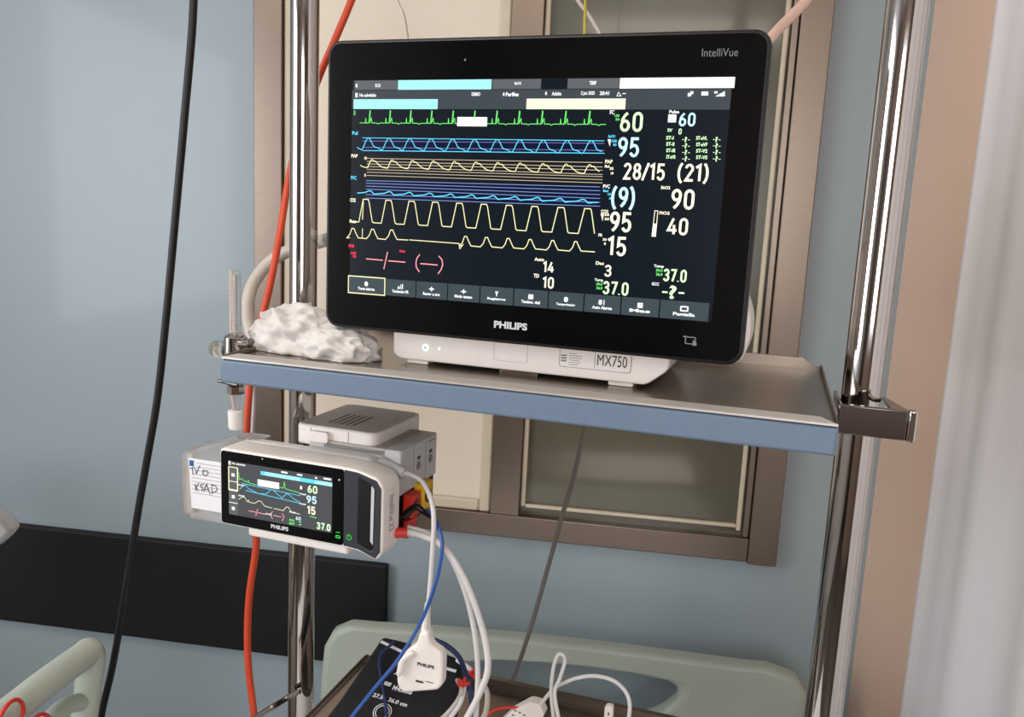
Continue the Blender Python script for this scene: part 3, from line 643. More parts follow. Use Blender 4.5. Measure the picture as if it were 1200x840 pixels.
# button row
bx = [407.6, 451.5, 487.5, 524.5, 562.5, 602, 642.5, 684.4, 727.8, 773, 831.5]
names = ['Toma alarma', 'Tendencias HR', 'Rever a arx', 'Modo tensao', 'Registros', 'Tendenc. vital', 'Temporizador', 'Auto Alarma', 'Mas', 'Pantalla']
zt_, zb_ = mp(408, 323.3)[1], sz0
for i in range(10):
    m = MB(); mt = MB()
    y = lerp(333, 366, (bx[i]-408)/423)
    a = mp(bx[i], y)[0]+.0006; b = mp(bx[i+1], y)[0]-.0006
    m.flat(A, [(a, zb_+.0004), (b, zb_+.0004), (b, zt_), (a, zt_)], L1)
    w_ = b-a; tw = min(w_*.56, .022)
    write(mt, names[i], lambda s_, t_: A.w((a+b)/2+(s_-.5)*tw, L3, zb_+.0042+t_*.0034), 0, .035)
    c = (a+b)/2; zi = zb_+.0115
    if i in (5, 8): mt.flat(A, rrect(c-.0028, c+.0028, zi-.0026, zi+.0026, .0005, 2), L3)
    elif i in (2, 3): mt.flat(A, [(c-.004, zi), (c-.001, zi-.001), (c, zi-.003), (c+.001, zi-.001), (c+.004, zi), (c+.001, zi+.001), (c, zi+.003), (c-.001, zi+.001)], L3)
    elif i == 1: mt.flat(A, [(c-.004, zi-.0026), (c-.002, zi+.001), (c-.0005, zi-.002), (c-.0005, zi-.0026)], L3); mt.flat(A, [(c, zi-.0026), (c+.0008, zi-.0026), (c+.0008, zi+.0028), (c, zi+.0022)], L3); mt.flat(A, [(c+.0018, zi-.0026), (c+.0032, zi-.0026), (c+.0032, zi+.003), (c+.0018, zi+.003)], L3)
    elif i == 4: mt.flat(A, [(c-.0018, zi+.003), (c+.0018, zi+.003), (c, zi-.003)], L3)
    elif i == 7: mt.flat(A, rrect(c-.004, c-.0004, zi-.0026, zi+.0026, .0012, 3), L3); mt.flat(A, [(c+.0012, zi-.0026), (c+.0022, zi-.0026), (c+.0022, zi+.0026), (c+.0012, zi+.0026)], L3)
    elif i == 9:
        mt.ring(A, rrect(c-.0042, c+.0042, zi-.0028, zi+.0028, .001, 2), rrect(c-.0028, c+.0028, zi-.0014, zi+.0014, .0006, 2), L3, L3+.0001)
    else: mt.flat(A, rrect(c-.0022, c+.0022, zi-.0026, zi+.0028, .0018, 3), L3)
    k0 = len(m.v); m.v += mt.v; m.f += [tuple(k0+q_ for q_ in f_) for f_ in mt.f]; m.m += [1]*len(mt.f)
    m.build('screen_button', ['px_button', 'px_white'], disp, smooth=0)
m = MB(); a = mp(408, 335)[0]; b = mp(451.5, 335)[0]
m.ring(A, [(a-.0002, zb_-.0006), (b, zb_-.0006), (b, zt_+.001), (a-.0002, zt_+.001)], [(a+.0009, zb_+.0006), (b-.0012, zb_+.0006), (b-.0012, zt_-.0002), (a+.0009, zt_-.0002)], L2, L2+.0001)
m.build('selected_outline', 'px_yellow', disp, smooth=0)

# ================================================================== SMALL MONITOR
DX = .82
def xp(px, py, n=DX): return A.pn(px, py, n)
x3 = thing('portable_monitor', A.w(xp(350, 590)[0], DX+.03, xp(350, 640)[1]), 'small white portable monitor with lit screen, mounted under the shelf', 'monitor')
outl = [xp(*p_) for p_ in ((257.2,524), (330,536.3), (402,547.8), (420,550.4), (443,561.5), (449.5,573), (447,648), (440.5,657.6), (420,646), (402,641.5), (330,626.5), (255.8,612.5))]
# straighten the long edges
ul, ur = outl[0][0], outl[5][0]; zt0, zb0 = (outl[0][1]+outl[2][1])/2, (outl[11][1]+outl[9][1])/2
outl[0] = (ul, zt0); outl[1] = (outl[1][0], zt0); outl[2] = (outl[2][0], zt0); outl[3] = (outl[3][0], zt0-.001)
outl[9] = (outl[9][0], zb0); outl[10] = (outl[10][0], zb0); outl[11] = (ul, zb0); outl[6] = (ur, outl[6][1])
m = MB(); m.prism(A, rpoly(outl, .006, 4), DX, DX+.043); m.build('housing', 'white_pl', x3, bevel=.003, bseg=4)
m = MB(); m.prism(A, rpoly([outl[0], (xp(412, 560)[0], zt0), (xp(425, 560)[0], zt0-.012), (xp(425, 560)[0], zb0+.01), (outl[11][0], zb0)], .006, 4), DX+.0432, DX+.060); m.build('rear_housing', 'white_pl', x3, bevel=.003)
def inset(poly, d):
    k = len(poly); ar = sum(poly[i][0]*poly[(i+1)%k][1]-poly[(i+1)%k][0]*poly[i][1] for i in range(k)); sg = 1 if ar > 0 else -1; out = []
    for i in range(k):
        p0, p1, p2 = Vector(poly[i-1]), Vector(poly[i]), Vector(poly[(i+1)%k])
        e1 = (p1-p0).normalized(); e2 = (p2-p1).normalized(); n1 = Vector((-e1.y, e1.x))*sg; n2_ = Vector((-e2.y, e2.x))*sg
        b_ = (n1+n2_).normalized(); out.append(tuple(p1+b_*d/max(.5, b_.dot(n1))))
    return out
ins = inset(outl, .0026); uf = xp(403, 600)[0]
fl = [(u, z) for u, z in ins if u < uf]
zi1, zi0 = ins[1][1], ins[10][1]
m = MB(); m.prism(A, rpoly([(ins[0][0], zi1), (uf, zi1), (uf, zi0), (ins[11][0], zi0)], .004, 4), DX-.0008, DX+.0004); m.build('glass_front', 'black_gloss', x3)
gr = [(uf+.0002, zi1), (ins[3][0], ins[3][1]), ins[4], ins[5], ins[6], ins[7], ins[8], (uf+.0002, zi0)]
rc = [xp(*p_) for p_ in ((421,559), (422,559.3), (434,566), (440,575), (438,643), (434,646), (419,636), (419,630))]
gr2 = [gr[0], gr[1], gr[2], gr[3], gr[4], gr[5], gr[6], gr[7]]
m = MB(); m.ring(A, gr2, rc, DX-.0010, DX+.0006); m.build('grip_frame', 'dark_pl', x3, bevel=.0008, label='dark grey carrying grip surround')
m = MB(); m.flat(A, [(u, z) for u, z in rc], DX-.0003); m.build('grip_hole_dark', 'black_pl', x3)  # flat black face stands in for the dark inside the grip hole
m = MB(); a = xp(436.5, 570); b = xp(434.5, 634); m.prism(A, [(b[0]-.0005, b[1]), (b[0]+.003, b[1]-.004), (a[0]+.003, a[1]), (a[0]-.001, a[1])], DX-.0009, DX-.0002); m.build('grip_edge', 'grey_pl', x3)
m = MB(); a = xp(287, 620); b = xp(404, 645)
m.box(A, a[0], b[0], DX+.006, DX+.075, zb0-.012, zb0-.0006); m.build('mount_plate', 'white_pl', x3, bevel=.003)
# side writing (reads downward on the right flank)
m = MB(); us_ = ur+.0003; zt2 = xp(449, 586)[1]; ln = .044
nc = DX+.022
write(m, 'IntelliVue X3', lambda a_, b_: A.w(us_, nc+.006-(1-b_)*.0125, zt2-a_*ln), 0, .0)
m.build('series_badge', 'print_grey', x3, smooth=0)
m = MB(); write(m, 'PHILIPS', (lambda a0, a1: lambda a_, b_: A.w(lerp(a0[0], a1[0], a_), DX-.0010, a1[1]+b_*.0052))(xp(318, 617), xp(338.5, 622.2)), 0, .045); m.build('brand_badge', 'logo', x3, smooth=0)
m = MB(); c = xp(398, 562); m.rev(A.w(c[0], DX-.0011, c[1]), A.N, [(0,.0012),(.0004,.0012)], 12); c = xp(308, 537.5); m.rev(A.w(c[0], DX-.0011, c[1]), A.N, [(0,.0009),(.0004,.0009)], 12); m.build('light_sensor', 'logo', x3)
m = MB(); c = xp(409.5, 629)
pr = [(c[0]+.0031*math.cos(R_(q)), c[1]+.0031*math.sin(R_(q))) for q in range(120, 421, 20)]
line(m, pr, .0008, DX-.0012); line(m, [(c[0], c[1]), (c[0], c[1]+.004)], .0008, DX-.0012); m.build('power_symbol', 'led_green', x3, smooth=0)
m = MB(); c = xp(396.5, 628.5); m.ring(A, rrect(c[0]-.003, c[0]+.003, c[1]-.0018, c[1]+.0018, .0006, 2), rrect(c[0]-.0018, c[0]+.0018, c[1]-.0008, c[1]+.0008, .0003, 2), DX-.0012, DX-.0011)
line(m, [(c[0]-.0025, c[1]+.0055), (c[0]+.0025, c[1]+.0055)], .0008, DX-.0012); m.build('battery_light', 'led_green', x3, smooth=0)
# its screen, laid out in screen fractions
sa = xp(268.5, 540); sb = xp(390, 559); sz_b = (xp(268.5, 602)[1]+xp(390, 624)[1])/2; sz_t = (sa[1]+sb[1])/2
SX = lambda s_: lerp(sa[0], sb[0], s_); SZ = lambda t_: lerp(sz_b, sz_t, t_)
e0 = DX-.0009
m = MB(); m.flat(A, [(SX(0), SZ(0)), (SX(1), SZ(0)), (SX(1), SZ(1)), (SX(0), SZ(1))], e0-.0001); d3 = m.build('screen', 'px_panel', x3, smooth=0)
def sbar(mb, s0, s1, t0, t1, k, mi=0): mb.flat(A, [(SX(s0), SZ(t0)), (SX(s1), SZ(t0)), (SX(s1), SZ(t1)), (SX(s0), SZ(t1))], e0-.0001*k, mi)
def stx(mb, tx, s0, s1, t0, t1, mi=0, bold=.015):
    if all(c_ in DG for c_ in tx): return digits(mb, A, tx, SX(s0), SX(s1), SZ(t0), SZ(t1), e0-.0004, mi, .19)
    write(mb, tx, lambda a_, b_: A.w(SX(lerp(s0, s1, a_)), e0-.0004, SZ(lerp(t0, t1, b_))), mi, bold)
def sln(mb, P, w_=.0007, mi=0, k=3): line(mb, [(SX(a_), SZ(b_)) for a_, b_ in P], w_, e0-.0001*k, mi)
m = MB(); sbar(m, .32, 1, .84, .91, 2, 0); sbar(m, .32, .36, .84, .91, 3, 1); sbar(m, .70, .84, .84, .91, 3, 1); m.build('alarm_banner', ['px_cyan_bar', 'px_cyan'], d3, smooth=0)
m = MB(); sbar(m, 0, .09, 0, .9, 2, 0)
for k_ in (.22, .45, .62): sbar(m, 0, .09, k_, k_+.012, 3, 1)
m.build('button_column', ['px_grey', 'px_white'], d3, smooth=0)
m = MB(); q = lambda s0, s1, t0, t1: [(SX(s0), SZ(t0)), (SX(s1), SZ(t0)), (SX(s1), SZ(t1)), (SX(s0), SZ(t1))]
m.ring(A, q(-.003, .095, .46, .90), q(.006, .085, .48, .885), e0-.0004, e0-.0003); m.build('selected_outline', 'px_yellow', d3, smooth=0)
m = MB()
for t_ in (.75, .34, .12): sbar(m, .03, .06, t_-.03, t_+.03, 3)
for s0, s1, t_ in ((.52, .58, .955), (.67, .72, .955), (.84, .86, .95), (.92, .99, .965)): sbar(m, s0, s1, t_-.015, t_+.015, 3)
stx(m, 'No admitido', .035, .17, .95, .985, 0, .03); sbar(m, .0, .02, .93, 1.0, 3)
sbar(m, .29, .50, .63, .75, 4); sbar(m, .70, .72, .70, .76, 3)
for s0, t_ in ((.10, .57), (.10, .37), (.70, .60), (.70, .42), (.37, .12), (.60, .235)): stx(m, 'PAP', s0, s0+.06, t_, t_+.03, 0, .03)
m.build('screen_text', 'px_white', d3, smooth=0)
m = MB(); sln(m, [(.1, .82), (.11, .68), (.13, .71), (.15, .68), (.19, .66), (.2, .70), (.205, .65), (.28, .64)]); sln(m, [(.50, .67), (.54, .665), (.55, .78), (.56, .66), (.60, .65), (.70, .63)]); m.build('ecg_trace', 'px_green', d3, smooth=0)
m = MB(); sln(m, [(.11, .50), (.15, .59), (.17, .60), (.20, .54), (.24, .52), (.30, .48), (.38, .51), (.42, .60), (.44, .60), (.48, .54), (.53, .48), (.57, .57), (.59, .57), (.64, .50), (.70, .46)]); sln(m, [(.13,.62),(.70,.58)]); sln(m, [(.17, .50), (.70, .44)]); m.build('pleth_trace', 'px_cyan', d3, smooth=0)
m = MB(); sln(m, [(.1, .31), (.14, .37), (.16, .37), (.19, .29), (.20, .33), (.205, .29), (.26, .29), (.30, .35), (.32, .35), (.36, .27), (.43, .26)]); sln(m, [(.45, .26), (.54, .25), (.57, .33), (.59, .33), (.62, .25), (.70, .24)]); m.build('breathing_trace', 'px_yellow', d3, smooth=0)
m = MB(); sln(m, [(.20, .13), (.27, .125)], .0009); sln(m, [(.29, .125), (.37, .12)], .0009); sln(m, [(.29, .19), (.27, .06)], .0009)
sln(m, [(.435, .20), (.42, .15), (.42, .11), (.435, .06)], .0009); sln(m, [(.445, .13), (.52, .125)], .0009); sln(m, [(.53, .19), (.545, .15), (.545, .11), (.53, .06)], .0009); m.build('cuff_reading', 'px_pink', d3, smooth=0)
m = MB(); stx(m, '60', .77, .865, .665, .80); stx(m, '37.0', .86, .99, .03, .155); m.build('heart_rate_number', 'px_green_num', d3, smooth=0)
m = MB(); stx(m, '95', .76, .86, .475, .61); stx(m, '60', .66, .71, .125, .19); m.build('oxygen_number', 'px_cyan_num', d3, smooth=0)
m = MB(); stx(m, '15', .77, .85, .275, .42); m.build('breathing_number', 'px_yellow_num', d3, smooth=0)
m = MB(); stx(m, 'PVC', .60, .65, .08, .12, 0, .04); stx(m, 'EXT', .60, .65, .02, .06, 0, .04); sbar(m, .69, .715, .09, .105, 3); sbar(m, .69, .715, .04, .055, 3); stx(m, 'Temp', .79, .86, .215, .245, 0, .03); m.build('status_marks', 'px_green', d3, smooth=0)

# ---- flat white supply box behind it and the measurement module rack
Na = .888
a0 = A.pn(343, 495, Na); a1 = A.pn(440, 508, Na); zt3 = (a0[1]+A.pn(425, 507.5, Na)[1])/2
t = thing('measurement_module', A.w((a0[0]+a1[0])/2, Na+.06, zt3-.06), 'flat white box with vent slits on top, behind the small monitor', 'medical device')
uA0, uA1 = a0[0]+.003, a1[0]
m = MB(); q = rpoly([(uA0, Na), (uA1, Na), (uA1, Na+.135), (uA0, Na+.135)], .014, 5)
m.prismz(A, q, zt3-.026, zt3); m.build('lid', 'white_pl', t, bevel=.003)
m = MB(); q = rpoly([(uA0+.003, Na+.003), (uA1-.004, Na+.003), (uA1-.004, Na+.128), (uA0+.003, Na+.128)], .012, 5); m.flat(Frame(0), [], 0) if 0 else None
m.prismz(A, q, zt3, zt3+.0006); m.build('top_shade_skin', 'grey_top', t)  # grey sheet puts the weaker light on the top into the colour
m = MB()
for k_ in range(5): 
    u = uA0+.036+k_*.0085; m.box(A, u, u+.0014, Na+.022, Na+.075, zt3+.0006, zt3+.0010)
m.build('vent_slits', 'print_dark', t, smooth=0)
m = MB(); a = A.pn(366, 508, Na); m.prism(A, rrect(a[0], a[0]+.026, zt3-.019, zt3-.005, .003, 3), Na-.006, Na-.0003); m.build('latch', 'white_pl', t, bevel=.001)
m = MB(); a = A.pn(408, 510, Na)[0]; m.box(A, a, a+.0006, Na-.0004, Na, zt3-.024, zt3-.002); a = A.pn(364, 510, Na)[0]; m.box(A, a, a+.0006, Na-.0004, Na, zt3-.024, zt3-.002); m.build('seam', 'print_grey', t, smooth=0)
# module rack
c0 = A.pn(470, 529, .885); 
t = thing('module_rack', A.w(c0[0]-.03, .94, c0[1]-.09), 'grey plug-in module block with red and yellow sockets behind the small monitor', 'medical device')
uB1 = c0[0]; uB0 = uB1-.13; zB1 = c0[1]; zB0 = A.pn(500, 606, .95)[1]
zmid = A.pn(490, 571, .93)[1]
m = MB(); m.box(A, uB0, uB1, .885, .993, zmid, zB1); m.build('housing', 'grey_pl', t, bevel=.003)
m = MB(); m.box(A, uB0+.01, uB1-.003, .888, .992, zB0, zmid-.0005); m.build('socket_panel', 'black_pl', t, bevel=.002)
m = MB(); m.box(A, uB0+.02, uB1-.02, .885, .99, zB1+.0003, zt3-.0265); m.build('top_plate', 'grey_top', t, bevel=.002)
for k_, n in enumerate((.921, .957)):
    m = MB(); m.box(A, uB1-.0005, uB1+.0002, n, n+.0008, zmid+.002, zB1-.003); m.build('module_seam', 'print_grey', t, smooth=0)
m = MB()
for n in (.937, .973):
    m.box(A, uB1, uB1+.0003, n-.005, n+.004, zB1-.023, zB1-.019)
    m.rev(A.w(uB1-.001, n-.001, zB1-.031), A.R, [(0,.006),(.0013,.006)], 20, 1)
m.box(A, uB1, uB1+.0003, .965, .985, zB1-.0075, zB1-.0065)
m.build('module_marks', ['print_dark', 'print_grey'], t, smooth=0)
# coloured sockets (facing right)
def socket(n, z, r, colr, nm):
    m = MB(); m.prismz(A, rpoly([(uB1-.002, n-r), (uB1+.012, n-r), (uB1+.012, n+r), (uB1-.002, n+r)], .002, 3), z-r*1.25, z+r*1.25); s_ = m.build(nm, colr, t, bevel=.001)
    m = MB(); m.rev(A.w(uB1+.0115, n, z), A.R, [(0,r*.62),(.0015,r*.62)], 24, 0); m.rev(A.w(uB1+.012, n, z), A.R, [(0,r*.36),(.0018,r*.36)], 24, 1); m.build('socket_hole', ['dark_pl', colr], s_)
zs = A.pn(490, 585, .93)[1]
socket(.908, zs+.001, .0115, 'red', 'red_socket'); socket(.942, zs+.003, .0145, 'yellow', 'yellow_socket')
m = MB(); m.prismz(A, rpoly([(uB1-.002, .898), (uB1+.006, .898), (uB1+.006, .925), (uB1-.002, .925)], .003, 3), zs-.042, zs-.019); m.build('red_socket', 'red', t, bevel=.001)

# ================================================================== CABLES
def cable(name, pts, r, mt, label, cat='cable', group=None, seg=12, sub=8, rfun=None):
    m = MB(); m.tube(pts, r, seg, 0, sub, rfun); return tag(m.build(name, mt, smooth=80), label, cat, group)
W = A.W
# grey connector and white cable hanging to the sensor plug
t = thing('sensor_plug', W(497, 808, .86), 'white pear shaped sensor plug hanging on its cable above the black cuff', 'sensor')
m = MB(); m.tube([W(452, 546, .874), W(466, 552, .880), W(481, 556, .880), W(497, 567, .872), W(508, 600, .850), W(506, 660, .845), W(501, 720, .850), W(499, 745, .856)], .0030); m.build('cable', 'white_cab', t, smooth=80)
m = MB(); m.tube([W(501.5,706,.860), W(500,725,.858), W(499,745,.856)], .0062, rfun=lambda s_: .55+.55*s_); m.build('strain_relief', 'white_pl', t, smooth=80)
m = MB(); m.tube([W(446, 543, .880), W(458, 548, .880), W(474, 554, .880)], .0098, rfun=lambda s_: 1-.35*s_); m.build('connector', 'grey_pl', t, smooth=80)
m = MB()
prof = [(502,733,.006), (501,745,.0085)]
body = [(494,738),(504,738),(505,748),(508,755),(519,762),(521,770),(520,800),(515,806),(475,809),(469,803),(467,795),(470,770),(480,758),(490,752)]
m.prism(A, rpoly([A.pn(x, y, .852) for x, y in body], .005, 3), .846, .862); m.build('body', 'white_pl', t, bevel=.005, bseg=4)
m = MB(); write_px(m, A, .8455, 'PHILIPS', 489, 509, 775.5, 779.5, .8455, bold=.04)
for x0, x1 in ((487, 496), (499, 508)):
    a = A.pn(x0, 797.5, .8455); b = A.pn(x1, 797.5, .8455)[0]; m.flat(A, [(a[0], a[1]-.0013), (b, a[1]-.0013), (b, a[1]+(.0013 if x0 == 487 else -.0004)), (a[0], a[1]+(.0013 if x0 == 487 else -.0004))], .8455)
m.build('print', 'print_dark', t, smooth=0)
m = MB(); m.tube([W(484, 764, .843), W(473, 772, .842), W(470, 782, .842), W(467, 791, .842)], .0042, rfun=lambda s_: .6+.5*math.sin(s_*3.1)); m.build('side_clip', 'white_pl', t, smooth=80)

cable('blue_cable', [W(500, 597, .895), W(510, 608, .862), W(518, 635, .840), W(515, 665, .835), W(505, 700, .830), W(490, 735, .828), W(465, 775, .822), W(440, 805, .82), W(408, 845, .82), W(380, 880, .82)], .0023, 'blue_cab', 'thin bright blue cable looping down across the black cuff')
cable('black_lead', [A.w(uB1+.001, .898, zs-.012), W(487, 594, .893), W(497, 600, .893), W(506, 606, .885)], .0045, 'black_cab', 'short black lead from the red socket of the module block', rfun=lambda s_: 1.1-.5*s_)
g = 'white cables arching from the small monitor to the lower shelf'
cable('white_cable', [W(474, 623, .862), W(495, 628, .862), W(520, 641, .862), W(545, 680, .86), W(565, 735, .86), W(572, 780, .86), W(563, 810, .86), W(546, 843, .86), W(530, 870, .86)], .0040, 'white_cab', 'thick white cable arching from the red plug, outer one of the pair', group=g)
cable('white_cable', [W(478, 618, .872), W(502, 626, .872), W(525, 648, .872), W(544, 690, .87), W(556, 740, .87), W(560, 790, .87), W(557, 850, .87)], .0034, 'white_cab', 'white cable of the arching pair that hangs straighter, inner one', group=g)
t = thing('red_plug', W(470, 624, .862), 'small dark red plug end in the right side of the small monitor', 'plug')
m = MB(); m.cyl(A.w(uB1-.012, .845, A.pn(470, 624, .86)[1]), W(477, 624, .862), .0062); m.build('plug_shell', 'red', t)
m = MB(); m.cyl(W(476, 623.7, .862), W(480, 624.2, .862), .0052); m.build('collar', 'grey_pl', t)
m = MB(); a = W(479, 619, .868)
tag_ = None
cable('white_cable', [W(563, 797, .95), W(571, 812, .95), W(569, 835, .93), W(560, 850, .92)], .0036, 'beige_cab', 'short cream cable curling up behind the arching pair on the lower shelf')
cable('white_cable', [W(536, 773, .96), W(549, 782, .95), W(560, 792, .95)], .0034, 'white_cab', 'short white tube end beside the red clip at the cuff')
cable('grey_cable', [W(690, 470, 1.17), W(684, 505, 1.17), W(672, 560, 1.17), W(660, 600, 1.17), W(642, 665, 1.175), W(622, 735, 1.18), W(599, 803, 1.185), W(580, 850, 1.19), W(560, 930, 1.19)], .0037, 'grey_cab', 'dark grey cable hanging behind the shelf in front of the blue wall')
cable('black_cable', [R0.w(-.44, 1.2, 1.09), R0.w(-.455, 1.2, .9)]+[R0.w(*(lambda p_: (p_[0], 1.2, p_[1]))(R0.pn(x, y, 1.2))) for x, y in ((238,-230), (232,-110), (227,0), (224,50), (216,140), (206,250), (194,380), (184,470), (172,540), (160,610), (146,700), (132,780), (118,842), (104,930), (92,1010))], .0060, 'black_cab', 'thick black cable hanging down the left of the picture')
# orange oxygen hose and ribbed white hose
cable('oxygen_hose', [A.w(-.40, 1.14, 1.0), A.w(-.41, 1.13, .75), W(455,-110,1.12), W(412, 0, 1.09), W(392, 48, 1.085), W(372, 95, 1.085), W(350, 160, 1.085), W(338, 212, 1.075), W(327, 280, 1.038), W(314, 345, 1.014), W(302, 390, 1.0), W(295, 430, .99), W(292, 460, .98), W(289, 510, .975), W(292, 560, .97), W(300, 625, .965), W(299, 650, .965), W(292, 700, .965), W(290, 750, .965), W(292, 790, .965), W(298, 842, .965), W(302, 920, .965)], .0052, 'orange', 'orange oxygen hose running down behind the left pole and monitors', 'hose')
cable('breathing_hose', [W(400, 276, 1.0), W(372, 284, 1.08), W(345, 291, 1.085), W(318, 306, 1.08), W(299, 328, 1.065), W(291, 352, 1.045), W(292, 380, 1.04), W(300, 405, 1.03), W(312, 425, 1.02)], .0098, 'beige_cab', 'thick cream hose looping out from behind the left pole', 'hose', sub=14)
cable('beige_cable', [A.w(-.60, 1.08, 1.0), A.w(-.59, 1.08, .7), W(452, -60, 1.06), W(465, 0, 1.04), W(472, 17, 1.03), W(476.5, 45, 1.0), W(478, 90, .96)], .0028, 'beige_cab', 'thin beige cable rising behind the top left of the large monitor')
cable('yellow_cord', [A.w(-.30, 1.2, 1.0), A.w(-.30, 1.2, .7), W(687, -60, 1.2), W(686, 0, 1.2), W(685, 40, 1.2), W(684, 110, 1.2)], .0022, 'yellow_cab', 'thin yellow cord rising behind the top of the large monitor', 'cord')
cable('white_tube', [A.w(-.46, 1.25, 1.0), A.w(-.45, 1.25, .75), W(640, -60, 1.25), W(677, 0, 1.25), W(688, 15, 1.25), W(702, 38, 1.25), W(712, 60, 1.25)], .0030, 'beige_cab', 'thin cream tube crossing behind the yellow cord', 'tube')
cable('drip_tube', [A.w(.20, 1.16, 1.0), A.w(.185, 1.16, .75), W(1000, -70, 1.12), W(945, 0, 1.08), W(905, 42, 1.03), W(880, 75, 1.0)], .0062, 'pink_cab', 'pinkish cream tube slanting up from the monitor top right corner', 'tube')
cable('pale_cable', [W(297, 440, 1.0), W(298, 470, 1.0), W(296, 520, 1.0), W(300, 560, 1.0)], .0028, 'white_cab', 'thin pale cable beside the orange hose below the shelf')

# ================================================================== BLACK CUFF AND SMALL ITEMS ON THE LOWER SHELF
# inclined plane: rises to the back
P0 = B.w(0, .86, Z2+.026); nrm = Vector((0,0,1))*math.cos(R_(24)) - B.N*math.sin(R_(24))
def cf(px, py, off=0.): d = ray(px, py); q = P0+nrm*off-CAMLOC; return CAMLOC+d*(q.dot(nrm)/d.dot(nrm))
cuff = thing('blood_pressure_cuff', cf(450, 860), 'folded black blood pressure cuff with white printing on the lower shelf', 'blood pressure cuff')
ed = [(448,744),(470,749),(520,763),(533,768),(541,778),(539,790),(541,803),(534,828),(520,845),(505,872),(350,872),(384,836),(398,818),(424,780)]
m = MB(); k = len(ed); top = [cf(x, y) for x, y in ed]; cen = sum(top, Vector())/k
bot = [p_+(-nrm)*.026 for p_ in top]
m.add(top+bot, [tuple(range(k)), tuple(range(2*k-1, k-1, -1))]+[(i, (i+1)%k, k+(i+1)%k, k+i) for i in range(k)])
m.build('body', 'cuff', cuff, bevel=.007, bseg=4)
m = MB()
for a_, b_ in (((446.5,751.5),(474,765)), ((519,782),(534.5,786.5))):
    p_, q_ = cf(*a_, .0006), cf(*b_, .0006); d_ = (q_-p_).normalized(); s_ = nrm.cross(d_)*.0023
    m.quad3([p_-s_, q_-s_, q_+s_, p_+s_])
def cwrite(tx, x0, y0, x1, y1, h, bold=.03):
    p_, q_ = cf(x0, y0, .0006), cf(x1, y1, .0006); d_ = q_-p_; up = nrm.cross(d_.normalized())
    write(m, tx, lambda a_, b_: p_+d_*a_+up*h*b_, 0, bold)
cwrite('M4555B', 459, 808, 482, 814, .008); cwrite('27.5 - 36.0 cm', 436, 816, 476, 828.5, .0065); cwrite('Adult', 461, 790, 480, 795, .006)
p_ = cf(449, 802, .0006); q_ = cf(457, 804.5, .0006); d_ = (q_-p_).normalized(); s_ = nrm.cross(d_)*.006; m.quad3([p_, q_, q_+s_, p_+s_])
c = cf(448, 834, .0006); ux = B.R; uy = nrm.cross(B.R)
for r in (.0125, .0095):
    arc = [c+ux*r*math.cos(R_(q))+uy*r*math.sin(R_(q)) for q in range(-60, 241, 15)]
    for a_, b_ in zip(arc[:-1], arc[1:]):
        e = (b_-a_).normalized(); s_ = nrm.cross(e)*.0006; m.quad3([a_-s_, b_-s_, b_+s_, a_+s_])
m.build('print', 'cuffprint', cuff, smooth=0)
m = MB(); m.tube([cf(462,752,.006), cf(446,768,.007), cf(446,790,.007), cf(450,812,.006), cf(454,845,.006)], .0021); m.build('air_tube', 'navy', cuff, smooth=80, label='navy air tube')
m = MB(); m.tube([W(505, 748, .90), W(524, 757, .90), W(538, 770, .905), W(546, 790, .92), W(552, 815, .91), W(554, 845, .90)], .0033); m.build('air_tube', 'navy', cuff, smooth=80, label='navy air tube')
g = 'white tube loops beside the black cuff'
cable('white_tubing', [cf(536,797,.004), W(541, 806, .90), W(538, 818, .895), W(528, 832, .89), W(512, 848, .885)], .0032, 'beige_cab', 'cream tube loop against the cuff, outer one', 'tube', g)
cable('white_tubing', [W(545, 800, .905), W(540, 822, .89), W(530, 838, .885), W(520, 850, .885)], .0030, 'white_cab', 'white tube loop just right of the cuff, inner one', 'tube', g)
def clip(x, y, n, s_, label):
    m = MB(); c = W(x, y, n)
    for k_ in range(6):
        d_ = Vector((random.uniform(-1,1), random.uniform(-.6,.6), random.uniform(-1,1))).normalized(); m.cyl(c-d_*.2*s_, c+d_*s_, s_*.38, s_*.2, seg=10)
    return tag(m.build('red_clip', 'red', smooth=50), label, 'clip', 'red tube clips by the cuff')
clip(543, 802, .90, .009, 'red clip gripping the cream tube at the cuff edge')
clip(554, 790, .945, .008, 'red clip behind the arching white cables, upper one')
cable('red_wire', [W(566, 842, .96), W(580, 832, .97), W(598, 829, .98), W(620, 832, .98), W(640, 845, .98)], .0020, 'red', 'thin red wire curving behind the white sensor connector')
# white connector with looped cable
t = thing('cable_connector', W(615, 840, .98), 'white wedge shaped cable connector with looping white cable, on the lower shelf', 'connector')
pc = [(585,846),(600,831),(622,819),(634,822),(640,834),(630,848)]
m = MB(); m.prism(A, rpoly([A.pn(x, y, .985) for x, y in pc], .004, 3), .978, .994); m.build('body', 'white_pl', t, bevel=.003)
m = MB()
for x, y in ((604,833), (609,835), (614,838), (601,838)):
    a = A.pn(x, y, .977); m.flat(A, rrect(a[0]-.0018, a[0]+.0018, a[1]-.0009, a[1]+.0009, .0004, 2), .9774)
m.build('print', 'print_dark', t, smooth=0)
m = MB(); m.tube([W(632, 827, .986), W(640, 817, .985), W(650, 806, .985), W(661, 800, .99), W(678, 794, .99), W(698, 792, .99), W(718, 797, .99), W(732, 809, .99), W(738, 825, .985), W(736, 850, .98)], .0027)
m.tube([W(651, 860, .97), W(648, 835, .975), W(646, 810, .98), W(648, 785, .985), W(653, 769, .99), W(659, 767, .99), W(662, 775, .99), W(656, 795, .985), W(650, 812, .975), W(655, 845, .965), W(657, 870, .96)], .0026)
m.build('cable', 'white_cab', t, smooth=80)
t = thing('white_plug', W(713, 845, 1.0), 'small white upright plug standing inside the looped cable', 'plug')
